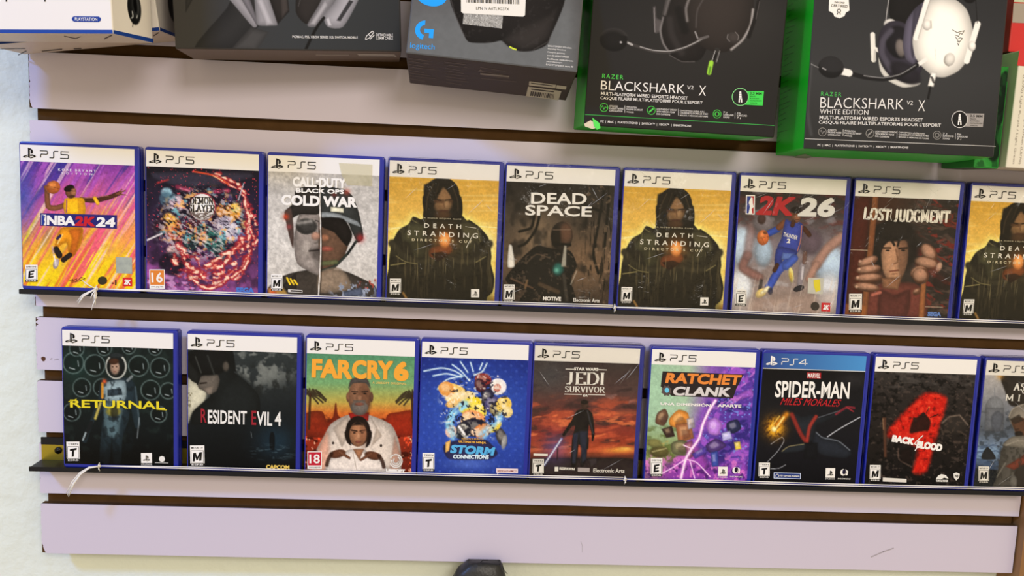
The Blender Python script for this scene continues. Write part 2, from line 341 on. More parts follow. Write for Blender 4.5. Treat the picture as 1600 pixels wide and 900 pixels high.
def cover_swirl(A):                         # dark violet, a whirl of flame round bright patterned cloth
    A.grad([(150, '1c1a24'), (400, '2a1f35'), (600, '45284a'), (820, '8a4a86')])
    A.mix(sst((A.noise(60, seed=4) - .45) * 3) * .5, '101018'); A.mix(sst((A.noise(90, 60, 12) - .5) * 5) * .8 * sst((A.Y - 560) / 200) * sst((480 - A.X) / 200), 'c062b8')
    A.mix(sst((A.noise(40, 30, 15) - .55) * 6) * .7 * sst((A.Y - 660) / 120) * sst((520 - A.X) / 150), 'e8a8dc')
    A.poly([(95, 180), (640, 190), (660, 215), (520, 250), (380, 262), (230, 255), (110, 215)], '3a3744', 16, .7)
    A.line([(240, 262), (300, 280)], 26, '8a2844', 14, .8); A.line([(450, 290), (520, 285)], 24, 'a02a50', 14, .8); A.line([(255, 270), (310, 284)], 7, 'f07a90', 8, .7); A.line([(455, 292), (515, 287)], 7, 'f07a90', 8, .7)
    for k, (x, y, r, c) in enumerate([(180, 290, 30, '9cc8d0'), (180, 330, 42, '4a6a78'), (235, 355, 44, 'd8b8c0'), (175, 385, 36, '2c2430'), (205, 470, 52, 'e08a34'), (190, 440, 36, 'f2b84a'), (225, 520, 44, 'c8603c'), (145, 480, 50, '34202c'),
            (520, 330, 24, '503a6a'), (560, 305, 22, '2a2a38'), (545, 400, 46, 'f0a030'), (560, 380, 26, 'f8d060'), (480, 395, 34, 'f2a24a'), (505, 470, 52, 'b8b0bc'), (540, 510, 50, 'd8d4dc'), (585, 540, 36, '5a6a9c'), (610, 470, 24, 'd8a868'), (620, 420, 22, '6a2a3a'),
            (330, 480, 52, '4a2228'), (380, 520, 60, '2a5a52'), (440, 560, 60, '2c6a5e'), (310, 560, 50, '1e3a38'), (375, 540, 34, 'd8a890'), (250, 640, 60, '2a1a2a'), (215, 605, 40, 'dab4ae'), (200, 680, 70, '1a1220'), (480, 620, 46, '243a3a')]):
        A.mix(A.emask(x, y, r, r * (0.8 + .1 * (k % 3)), k * 37, 16) * (.55 + .6 * A.noise(18, seed=k + 30)), c)
    g = A.noise(22, 10, 5, 3, 30); A.mix(sst((g - .53) * 8) * A.emask(370, 470, 250, 190, 0, 80) * .6, 'f6e8e2'); A.mix(sst((A.noise(30, 26, 44) - .6) * 9) * A.emask(370, 450, 240, 180, 0, 80) * .8, 'f0b060'); A.mix(sst((A.noise(26, 30, 48) - .64) * 9) * A.emask(370, 450, 240, 180, 0, 80) * .8, '6ab0b8'); A.mix(sst((.42 - g) * 8) * A.emask(370, 470, 260, 210, 0, 80) * .8, '16101c')
    for a0, a1, r, wd in ((-80, 60, 290, 12), (-30, 120, 262, 16), (10, 150, 230, 20), (25, 165, 195, 16), (40, 170, 160, 14), (-75, 20, 270, 7), (30, 140, 280, 9)):
        pts = [(400 + r * math.cos(math.radians(a)) * .93 + 16 * math.sin(a * .09 + r) + 5 * math.sin(a * .31), 500 + r * math.sin(math.radians(a)) * 1.08 + 14 * math.cos(a * .11 + r)) for a in range(a0, a1, 5)]
        d = A.dist_line(pts); q = A.noise(20, 12, int(r)); k_ = sst((A.noise(34, 20, int(r) + 5) - .36) * 5); A.mix((1 - sst((d - wd * (.2 + 1.6 * q)) / 8)) * .85 * k_, '9c2430'); A.mix((1 - sst((d - wd * (1.9 * q - .6)) / 6)) * k_, 'e0705a'); A.mix((1 - sst((d - wd * (2.1 * q - 1.0)) / 5)) * k_, 'fbdcc0')
    A.line([(330, 180), (430, 200), (500, 235), (520, 250)], 9, 'd04a2c', 7); A.line([(440, 205), (490, 232)], 4, 'ffd8a0', 4); A.line([(130, 240), (190, 222)], 10, 'b03030', 9, .8)
    A.line([(68, 550), (150, 515)], 9, 'd8d0d0', 3); A.line([(575, 340), (608, 245)], 4, 'c8c4cc', 2); A.mix(sst((A.noise(9, seed=41) - .74) * 14) * .9, 'e84a5a')
    A.ell(378, 372, 74, 76, 'b04048'); A.ell(376, 374, 69, 72, 'f2ece2'); A.mix(A.emask(374, 418, 80, 26, 0, 14) * sst((A.noise(11, 8, 70) - .42) * 8), '6a5a50')
def cover_split(A):                         # pale grey wall, a bust torn down the middle: cap and dark glasses, then a helmet
    A.grad([(140, 'bcb7ae'), (500, 'd2cec6'), (820, 'c4beb4')]); A.speckle(.08, 60, 3)
    A.poly([(52, 815), (100, 730), (200, 690), (330, 670), (480, 680), (560, 710), (655, 760), (668, 830)], '3a342e', 6)
    A.poly([(140, 760), (215, 690), (220, 790), (170, 800)], '2a2522', 6); [A.line([(165 + k * 20, 720 + k * 6), (182 + k * 20, 755)], 10, 'e8c42c') for k in range(3)]; A.poly([(60, 775), (140, 770), (180, 822), (56, 812)], 'd0a048', 16, .7); A.glow(85, 800, 22, 'd84a2c', .7)
    A.poly([(215, 440), (240, 370), (352, 355), (352, 700), (300, 690), (222, 640), (205, 540)], '8a8078', 5); A.poly([(350, 355), (470, 390), (520, 480), (490, 590), (440, 660), (352, 700)], '5c4434', 5)
    A.mix(A.pmask([(300, 560), (352, 545), (352, 660), (310, 650)], 40) * .7, '3c3632'); A.line([(330, 470), (342, 520), (322, 530)], 8, '5c544c', 8, .8); A.ell(268, 560, 30, 60, 'a0988e', 8, 40, .6)
    A.poly([(152, 400), (160, 350), (215, 300), (210, 250), (250, 225), (352, 215), (352, 365), (240, 372), (185, 400)], '2c2825', 4); A.mix(A.pmask([(152, 360), (190, 340), (205, 480), (200, 560), (180, 500)], 8), '4a3a34'); A.glow(160, 385, 16, 'c84428', .9); A.glow(178, 440, 14, 'a04848', .8)
    A.ell(275, 437, 62, 45, '6a665f'); A.ell(275, 438, 56, 40, '3a3835', soft=8); A.line([(230, 420), (300, 410)], 22, 'b8b2a8', 22, .6); A.line([(325, 405), (350, 412)], 8, '4a4440')
    A.ell(325, 490, 24, 22, 'b08068', soft=16, a=.8); A.ell(375, 500, 24, 18, 'a06a4c', soft=12, a=.9); A.ell(385, 560, 38, 14, '8a4a3c', soft=10); A.line([(290, 572), (350, 566)], 9, '2c2624', 6); A.ell(300, 640, 50, 26, 'b4aaa0', soft=30, a=.5)
    A.poly([(352, 225), (480, 235), (530, 270), (560, 340), (580, 420), (592, 500), (560, 525), (530, 470), (490, 400), (352, 375)], '343634', 4); A.poly([(354, 360), (440, 365), (560, 410), (575, 440), (520, 420), (354, 388)], '9aa0a0', 6, .9)
    A.poly([(360, 390), (480, 395), (530, 480), (500, 545), (430, 470), (360, 440)], '1c1816', 10); A.poly([(410, 330), (482, 338), (482, 362), (410, 356)], 'd8d4b8'); A.glow(500, 250, 18, 'b85040', .7); A.glow(575, 500, 22, 'a03030', .9); A.glow(430, 262, 16, '6a2f2a', .8)
    A.line([(550, 520), (500, 590), (430, 655), (355, 680)], 15, '2c322c', 4); A.line([(540, 530), (505, 590)], 10, '15171a', 3); A.line([(360, 640), (440, 632)], 26, '5a6440', 10, .8)
    A.poly([(345, 690), (440, 660), (500, 700), (520, 780), (345, 800)], '94806a', 14, .8); A.mix(sst((A.noise(16, seed=12) - .52) * 7) * A.emask(540, 790, 130, 50, 0, 30), '8f98a8'); A.mix(sst((A.noise(14, seed=13) - .6) * 7) * A.emask(620, 760, 60, 50, 0, 30), 'a84a3c')
    A.poly([(480, 795), (580, 770), (590, 812), (490, 825)], '4e5668', 4); A.line([(352, 165), (350, 330), (355, 500), (350, 660), (340, 822)], 7, 'd8d2c8', 3); A.line([(357, 330), (360, 660), (347, 822)], 4, '241e1a', 3, .8); A.speckle(.14, 14, 5)
def cover_gold(A):                          # warm gold, one dark coated bust cupping an orange light
    A.grad([(130, 'd8aa40'), (300, 'e6bd5a'), (450, 'f0cf62'), (620, 'd8a83c'), (820, 'b07c2c')]); A.mix(sst((A.noise(260, 14, 2, 2) - .55) * 5) * .35, 'f8e69a')
    body = [(52, 815), (58, 640), (62, 570), (75, 500), (110, 430), (165, 395), (190, 355), (235, 370), (262, 350), (450, 345), (485, 375), (500, 372), (560, 415), (605, 470), (622, 560), (620, 610), (640, 690), (630, 760), (600, 790), (595, 830)]
    d = A.dist_line(body); A.mix(np.exp(-(d / 26) ** 2) * .85, 'fff08a'); A.glow(600, 500, 40, 'fff6b8', .9, 70); A.glow(70, 560, 26, 'fff2a0', .9, 60); A.line([(50, 425), (120, 415)], 6, 'fff4b0', 6); A.line([(50, 545), (640, 555)], 5, 'f8e890', 5, .6); A.line([(540, 405), (660, 415)], 5, 'fff4b0', 5)
    A.poly(body, '2a261c', 5); A.mix(A.pmask(body, 10) * sst((A.noise(34, 60, 21) - .48) * 5) * .7 * sst((620 - A.Y) / 150), '4e4a34'); A.mix(A.pmask(body, 10) * sst((A.noise(26, 20, 22) - .55) * 6) * .6, '16140f')
    A.poly([(160, 470), (240, 420), (270, 560), (200, 600)], '3c3a28', 14, .8); A.poly([(440, 440), (520, 430), (540, 520), (470, 560)], '403c2a', 14, .8); A.line([(180, 370), (250, 410), (300, 420)], 5, '8a8258', 5, .7); A.line([(70, 620), (150, 608)], 5, 'b8ac70', 5, .8); A.line([(450, 590), (500, 612)], 4, 'c8bc84', 4, .8)
    A.ell(346, 235, 98, 95, '1f1a14', soft=5); A.poly([(252, 230), (440, 230), (462, 330), (440, 372), (250, 362), (246, 320)], '1c1812', 6)
    A.ell(352, 268, 54, 72, '8c6a48', soft=22); A.poly([(250, 180), (352, 178), (330, 235), (300, 300), (262, 320)], '1e1912', 16); A.poly([(352, 178), (420, 190), (430, 300), (412, 300), (395, 240)], '1e1912', 14); A.ell(352, 345, 46, 26, '4a3422', soft=18); A.poly([(300, 262), (410, 262), (410, 280), (300, 280)], '4a3220', 14, .8); A.ell(372, 285, 16, 26, 'a88660', soft=16, a=.7)
    A.line([(318, 262), (342, 266)], 7, '2c1e14', 5); A.line([(368, 266), (398, 262)], 7, '2c1e14', 5); A.line([(356, 270), (362, 306)], 6, '6a4a32', 7, .8); A.line([(334, 324), (380, 322)], 6, '4a2c22', 6); A.line([(300, 175), (268, 250), (262, 320)], 6, '4a3c2a', 7, .8); A.line([(400, 180), (432, 260), (436, 320)], 6, '4a3c2a', 7, .8); A.line([(330, 172), (312, 240)], 4, '3c3022', 5, .8)
    A.poly([(175, 395), (250, 400), (262, 470), (180, 500), (130, 470)], '45432f', 10); A.poly([(440, 395), (500, 385), (560, 430), (570, 490), (470, 470)], '484430', 10); A.line([(75, 500), (130, 560), (210, 600), (300, 590)], 40, '332f22', 16); A.line([(610, 500), (560, 580), (470, 600), (400, 580)], 40, '363124', 16); A.line([(100, 570), (150, 600), (215, 612)], 5, '9a9060', 5, .7); A.line([(590, 570), (540, 600)], 5, 'a89c68', 5, .7); A.line([(170, 400), (165, 470)], 4, '8a8460', 4, .6); A.line([(545, 425), (560, 490)], 4, '8a8460', 4, .6)
    A.poly([(265, 368), (440, 365), (470, 470), (250, 450)], '262116', 20); A.mix(sst((A.noise(10, 120, 30, 2) - .62) * 8) * A.pmask(body, 10) * .35 * sst((A.Y - 480) / 60), '8a7a54')
    A.poly([(280, 540), (300, 520), (395, 510), (405, 545), (340, 590), (285, 575)], '6a3c24', 10); A.poly([(290, 555), (350, 545), (390, 560), (330, 600)], '2a1c14', 10); A.glow(365, 480, 62, 'd87a30', .5); A.ell(365, 482, 32, 42, 'e8924a', soft=10); A.glow(366, 478, 20, 'ffca80', .9)
    for x, y0, y1 in ((215, 480, 700), (310, 520, 720), (372, 600, 720), (415, 580, 690), (530, 500, 640), (160, 440, 600)): A.line([(x, y0), (x + 2, y1)], 2, 'b0a478', 2, .45)
    A.mix(A.pmask([(40, 690), (600, 660), (640, 830), (40, 830)], 60) * .5, '1c1810'); A.line([(140, 770), (160, 800)], 14, 'b88a48', 8, .7)
def cover_armour(A):                        # brown smoke and wreckage, an armoured figure in a plain round helmet
    A.grad([(170, '26221e'), (400, '4a4036'), (620, '6a5644'), (840, '3a3029')]); A.glow(250, 460, 110, '9a8266', .8, 120); A.glow(520, 600, 120, '84684e', .8, 140); A.mix(sst((A.noise(70, 90, 2) - .5) * 4) * .7, '1c1916')
    for p in ([(260, 350), (240, 430), (190, 500), (150, 520)], [(230, 360), (215, 420), (150, 440)], [(610, 220), (580, 420), (560, 560), (590, 660)], [(640, 240), (620, 520)], [(500, 300), (600, 330)]): A.line(p, 14, '15130f', 8)
    A.mix(sst((A.noise(12, 80, 5) - .6) * 8) * sst((A.X - 470) / 80) * .8, '17140f'); A.mix(sst((A.noise(24, seed=7) - .66) * 9) * sst((A.X - 450) / 80) * .5, 'a08468')
    A.poly([(80, 690), (130, 620), (190, 560), (250, 515), (330, 530), (430, 540), (470, 620), (440, 700), (460, 830), (150, 830), (190, 760), (100, 720)], '1e1c19', 6)
    A.ell(384, 462, 60, 76, '322a24', soft=4); A.ell(404, 452, 36, 60, '6a4a38', soft=26, a=.8); A.ell(352, 470, 26, 60, '17130f', soft=20, a=.8)
    A.line([(340, 505), (430, 510)], 16, '14110e', 6); A.line([(335, 430), (430, 428)], 5, '8a7462', 4, .7); A.ell(368, 640, 30, 34, '2a6a62', soft=24, a=.9); A.glow(360, 645, 14, '8adcc8', .8)
    A.poly([(398, 512), (412, 514), (412, 628), (384, 626)], 'b8b4a6', 5, .8); A.line([(200, 600), (250, 560), (320, 580)], 8, '5a4a3c', 8, .8); A.line([(110, 690), (180, 720), (230, 740)], 10, '5c4636', 8); A.line([(270, 720), (370, 760)], 26, '4a3c2e', 10); A.line([(400, 670), (420, 800)], 22, '3a3630', 8); A.line([(470, 650), (440, 720)], 7, 'c8c0b0', 5, .6)
    A.line([(190, 740), (200, 700)], 12, '8a6a4a', 8, .8); A.mix(sst((A.noise(16, seed=9) - .62) * 8) * A.pmask([(100, 560), (460, 540), (460, 820), (100, 820)], 20) * .6, '6a5848'); A.poly([(95, 512), (112, 514), (128, 600), (126, 630), (90, 628)], 'e8e6de', 4, .9)  # white shards are glints off the wrap, painted into the print
def cover_court(A):                         # blurred arena, a player in blue dribbling
    A.grad([(170, '2c2625'), (300, '4a4040'), (450, '8a8088'), (650, '9a8a86'), (840, 'b09c94')]); A.mix(sst((A.noise(50, 30, 3) - .5) * 4) * .6 * sst((480 - A.Y) / 150), '6a3430'); A.mix(sst((A.noise(60, 40, 8) - .55) * 5) * .4, 'c4c8d4')
    A.ell(90, 470, 85, 110, 'c0d2e4', soft=40); A.ell(90, 720, 70, 130, 'dde2ea', soft=50); A.line([(130, 520), (105, 590), (200, 640)], 50, '8a6660', 24); A.line([(150, 360), (130, 520)], 54, '8a6e6c', 30, .7)
    A.ell(215, 340, 60, 50, '7c7478', soft=24); A.ell(205, 318, 24, 28, '4a3430', soft=12); A.ell(220, 500, 50, 80, 'a8bcd0', soft=30); A.ell(590, 560, 80, 110, 'bcd0e6', soft=40); A.ell(590, 720, 70, 110, 'd8dce6', soft=50); A.line([(650, 410), (570, 480), (520, 560)], 56, 'a88478', 22); A.line([(520, 560), (480, 640)], 40, 'b08a7c', 20)
    A.ell(480, 440, 70, 70, '5c4c58', soft=40, a=.8); A.line([(210, 660), (205, 710)], 22, '2c2828', 10, .8); A.line([(440, 560), (430, 690)], 34, '8d8690', 14, .8); A.line([(445, 580), (440, 640)], 16, 'd8d4da', 8, .7); A.ell(425, 695, 32, 16, '2a2830', -20); A.line([(455, 500), (452, 550)], 24, '6a4a40', 10, .8)
    A.line([(300, 370), (250, 395)], 36, '3450a8', 5); A.line([(335, 335), (305, 362)], 34, SKIN, 5); A.line([(445, 365), (475, 400)], 26, SKIN2, 6); A.poly([(340, 318), (372, 330), (410, 326), (440, 350), (432, 430), (412, 500), (300, 480), (320, 420)], '3c4a9e', 4)
    A.line([(432, 350), (428, 430), (412, 490)], 5, 'e08a5a', 3, .8); A.poly([(300, 470), (408, 490), (388, 545), (330, 540), (325, 575), (285, 566)], '33408e', 4); A.poly([(330, 500), (395, 505), (380, 545), (322, 538)], '6f8ecb', 6, .7); A.line([(355, 555), (310, 600), (255, 695)], 44, '3f58b6', 6); A.line([(395, 530), (350, 575)], 44, '4560b8', 8); A.line([(300, 570), (285, 600)], 24, SKIN2, 6)
    A.ell(398, 294, 29, 42, '7a4e36', soft=4); A.ell(398, 266, 30, 19, '1c1414', soft=6); A.ell(404, 312, 18, 22, '94644a', soft=10, a=.8); A.line([(384, 290), (396, 291)], 4, '2c1a12', 3); A.line([(406, 292), (418, 291)], 4, '2c1a12', 3); A.line([(398, 318), (414, 318)], 4, '4a241c', 3); A.line([(385, 330), (380, 350)], 24, SKIN2, 5); A.ell(215, 420, 34, 42, 'd2743c'); A.line([(195, 390), (225, 455)], 2, '5a2a14', a=.7); A.line([(183, 425), (247, 415)], 2, '5a2a14', a=.7); A.ell(208, 405, 16, 18, 'e8965a', soft=14, a=.7); A.ell(228, 392, 12, 8, SKIN, soft=5)
    A.ell(380, 622, 14, 42, 'e8dc8a', -8); A.ell(378, 630, 8, 26, 'c8a848', -8, 6, .8); A.ell(212, 728, 36, 22, 'f0d88a', -35); A.ell(222, 722, 16, 8, 'f8f0c8', -35, 8); A.line([(252, 700), (236, 712)], 26, 'efe4c0', 8); A.ell(265, 715, 14, 20, '2a2c48', soft=8, a=.8)
    A.poly([(45, 760), (640, 700), (640, 840), (45, 840)], 'a08a80', 60, .5); A.mix(sst((A.noise(10, 200, 20, 2, 12) - .6) * 7) * .4 * sst((A.Y - 600) / 80), 'e8d8cc')
def cover_bars(A):                          # dark brown, a man looking out between two bars he grips
    A.grad([(60, '3a2018'), (300, '4a2c20'), (500, '38302c'), (700, '2c2624')], 12); A.mix(sst((A.noise(70, 24, 4, 3, 10, 2) - .5) * 6) * sst((A.X - 380) / 100) * .8, '5a4840'); A.mix(sst((A.noise(60, 30, 14, 3, 10, 2) - .58) * 7) * sst((A.X - 420) / 80) * .8, '8a2c24'); A.poly([(80, 160), (180, 160), (140, 840), (38, 840)], '4c1c14', 20, .8)
    A.ell(320, 440, 150, 150, '1f1a18', soft=60, a=.9); A.poly([(180, 690), (260, 650), (440, 650), (500, 700), (510, 850), (160, 845)], '6e3a32', 20); A.poly([(245, 690), (330, 720), (420, 690), (400, 850), (240, 850)], '5a2f2a', 20)
    A.poly([(245, 440), (262, 405), (330, 398), (395, 420), (402, 520), (380, 600), (340, 650), (290, 635), (255, 570)], 'b48a6c', 10); A.poly([(250, 620), (370, 620), (350, 690), (260, 680)], '8a6248', 16); A.poly([(340, 400), (402, 420), (404, 520), (370, 620), (350, 560)], '6a4a38', 26, .7)
    A.ell(312, 358, 116, 58, '221c1a', soft=16); A.poly([(225, 380), (290, 410), (262, 440), (245, 480), (225, 470)], '221c1a', 10); A.line([(300, 395), (322, 435)], 14, '221c1a', 8); A.line([(352, 400), (342, 440)], 12, '221c1a', 8); A.line([(255, 452), (302, 452)], 9, '2a1c16', 6); A.line([(350, 455), (398, 452)], 9, '241812', 6); A.ell(285, 466, 12, 5, '1c1412', soft=4); A.ell(375, 466, 12, 5, '1c1412', soft=4); A.line([(332, 460), (345, 530), (322, 542)], 9, '7c563e', 9, .8); A.line([(300, 585), (350, 578)], 9, '7a4636', 6); A.line([(312, 600), (342, 598)], 5, '5a3628', 6, .7)
    A.poly([(192, 160), (226, 160), (170, 840), (135, 840)], '8a5434', 6); A.poly([(192, 160), (206, 160), (150, 840), (135, 840)], 'a0663e', 6, .6); A.poly([(492, 470), (520, 470), (505, 850), (472, 850)], '9a623c', 6); A.line([(65, 462), (165, 466)], 4, 'd8c8b0', 3, .8); A.line([(510, 785), (612, 788)], 4, 'd8c8b0', 3, .8)
    for x, y, rx, ry, r in ((170, 530, 62, 27, -22), (175, 575, 72, 27, -8), (175, 622, 80, 26, -4), (165, 675, 76, 26, 6)): A.ell(x, y, rx, ry, '6a4634', r, 5); A.ell(x - 4, y - 5, rx - 8, ry - 8, 'b88c74', r, 12); A.ell(x - rx + 16, y - 2, 10, 9, 'e0b8a0', r, 6, .7)
    for x, y, rx, ry, r in ((525, 480, 58, 40, 50), (515, 540, 72, 36, 12), (470, 590, 52, 36, -20), (480, 610, 50, 46, 30), (460, 700, 26, 18, -30)): A.ell(x, y, rx, ry, '664230', r, 5); A.ell(x - 5, y - 6, rx - 9, ry - 9, 'b48a72', r, 14)
    A.ell(585, 560, 16, 28, 'c09a84', 20, 8); A.glow(555, 592, 26, '8a3a30', .6); A.ell(600, 640, 50, 50, '2a1c1a', soft=30, a=.7); A.line([(200, 720), (245, 705)], 20, 'b06858', 8); A.mix(A.pmask([(40, 770), (170, 780), (160, 850), (30, 840)], 20) * .6, 'b06a34'); A.speckle(.1, 12, 5)
def cover_suit(A):                          # near-black with glass bubbles, a person in a pressure suit
    A.grad([(130, '141c1c'), (300, '16211f'), (520, '0f1517'), (700, '08090b')]); A.glow(220, 220, 70, '1f3a34', .9); A.mix(sst((A.noise(40, seed=2) - .55) * 5) * .4, '26342f')
    for x, y, r in ((218, 215, 48), (318, 228, 48), (522, 235, 46), (620, 245, 44), (255, 328, 42), (575, 345, 44), (655, 350, 36), (350, 330, 40), (205, 440, 40), (610, 455, 36), (235, 150, 34), (365, 150, 34), (480, 150, 30), (600, 158, 30)):
        A.mix(np.exp(-((np.hypot(A.X - x, A.Y - y) - r) / 3.2) ** 2) * (.35 + .5 * A.noise(22, seed=int(x))), '8aa29a'); A.ell(x, y, r - 3, r - 3, '0a1010', soft=24, a=.5); A.line([(x - r*.4, y + r*.45), (x + r*.1, y + r*.6)], 4, 'd8e4e0', 4, .7); A.line([(x + r*.45, y - r*.2), (x + r*.5, y + r*.3)], 4, 'c8d8d4', 4, .6)
    A.poly([(345, 300), (395, 285), (460, 285), (500, 310), (515, 400), (522, 510), (500, 515), (480, 420), (470, 480), (440, 560), (430, 670), (395, 670), (390, 560), (375, 670), (330, 670), (345, 500), (355, 430), (300, 500), (270, 580), (248, 572), (290, 480), (330, 380)], '24333a', 5)
    A.poly([(360, 310), (455, 300), (462, 370), (440, 400), (362, 385)], '8a9ea2', 8); A.poly([(375, 340), (440, 335), (445, 365), (375, 370)], '2c3840', 6); A.poly([(360, 400), (445, 410), (430, 500), (420, 560), (360, 540)], '4c6268', 12); A.mix(sst((A.noise(18, 26, 6) - .5) * 6) * A.pmask([(335, 300), (500, 300), (480, 640), (330, 660)], 20) * .6, '121a1e')
    A.line([(352, 312), (350, 375)], 12, 'c8882c', 6); A.glow(362, 302, 10, 'e05a2c'); A.line([(340, 400), (315, 470)], 14, 'a89a4c', 8); A.line([(296, 488), (262, 560)], 16, '15181a', 4); A.line([(268, 535), (254, 568)], 7, '9aa8a8', 4); A.line([(505, 330), (520, 500)], 8, '3c4c52', 6); A.line([(470, 300), (490, 282)], 12, '8c9494', 6, .8); A.ell(400, 440, 34, 22, 'a89420', soft=12, a=.7); A.ell(405, 440, 18, 40, '15181a', soft=12, a=.7); A.line([(520, 470), (508, 560)], 5, 'b8c0c0', 5, .5)
    A.ell(418, 235, 50, 58, '8c9088', soft=4); A.ell(416, 236, 43, 51, '15191a', soft=5); A.ell(412, 240, 22, 32, 'a88a74', soft=10); A.ell(408, 212, 24, 14, '40281c', soft=8); A.ell(402, 236, 4, 3, '2a1a14', soft=4); A.ell(420, 236, 4, 3, '2a1a14', soft=4); A.line([(406, 258), (416, 258)], 3, '7a4238', 3); A.mix(np.exp(-((np.hypot((A.X - 418)/46, (A.Y - 235)/54) - 1) / .07) ** 2) * .7, 'd8d8c8'); A.ell(418, 186, 36, 11, '23292a', soft=4); A.mix(sst((A.Y - 560) / 100) * .7, '060708')
def cover_dusk(A):                          # grey-green murk, a large bowed profile in shadow
    A.grad([(170, '2e3434'), (350, '262b2c'), (560, '14181a'), (800, '0a0c0e')]); A.mix(sst((A.noise(50, 40, 5) - .45) * 5) * A.emask(430, 260, 200, 110, 0, 120), '70746e'); A.mix(sst((A.noise(40, 50, 6) - .5) * 6) * A.emask(480, 330, 130, 90, 0, 60) * .8, '1c1f1e')
    A.poly([(36, 320), (90, 350), (140, 400), (120, 450), (60, 500), (32, 560)], 'b8b49c', 14); A.glow(90, 420, 46, 'd8d4b8', .8, 50); A.mix(A.pmask([(33, 380), (60, 400), (50, 470), (30, 500)], 8) * sst((A.noise(10, seed=9) - .45) * 6), '7a7458')
    A.poly([(36, 180), (280, 170), (300, 230), (310, 290), (372, 350), (430, 420), (420, 520), (60, 570), (62, 500), (130, 440), (160, 410)], '171a1a', 8)
    A.poly([(90, 320), (190, 290), (215, 330), (195, 390), (150, 408), (135, 392), (120, 385), (96, 372)], '5c554c', 10); A.poly([(120, 375), (180, 360), (170, 405), (150, 410)], '85786a', 10, .7); A.line([(105, 348), (140, 345)], 8, '221c18', 6); A.ell(158, 230, 120, 76, '141515', soft=14); A.poly([(36, 220), (100, 300), (96, 345), (60, 335), (36, 300)], '191a19', 8); A.line([(82, 205), (112, 290)], 7, '4c4e48', 8, .7); A.line([(150, 200), (185, 300)], 8, '363835', 10, .8); A.line([(110, 300), (90, 350)], 9, '161616', 5)
    A.ell(250, 260, 18, 26, '4c463e', soft=12); A.line([(300, 290), (380, 350)], 7, '3c4242', 8, .7); A.poly([(200, 400), (330, 300), (430, 400), (400, 520), (200, 520)], '1d2121', 40, .6)
    A.glow(520, 660, 110, '1c3240', .8, 90); A.poly([(492, 615), (506, 612), (514, 640), (510, 705), (488, 705), (484, 650)], '0b1014', 5); A.mix(sst((A.noise(30, 8, 7) - .55) * 6) * A.emask(500, 720, 130, 40, 0, 40) * .4, '5a7078'); A.line([(383, 610), (387, 640)], 3, '8a9494', 3, .7)
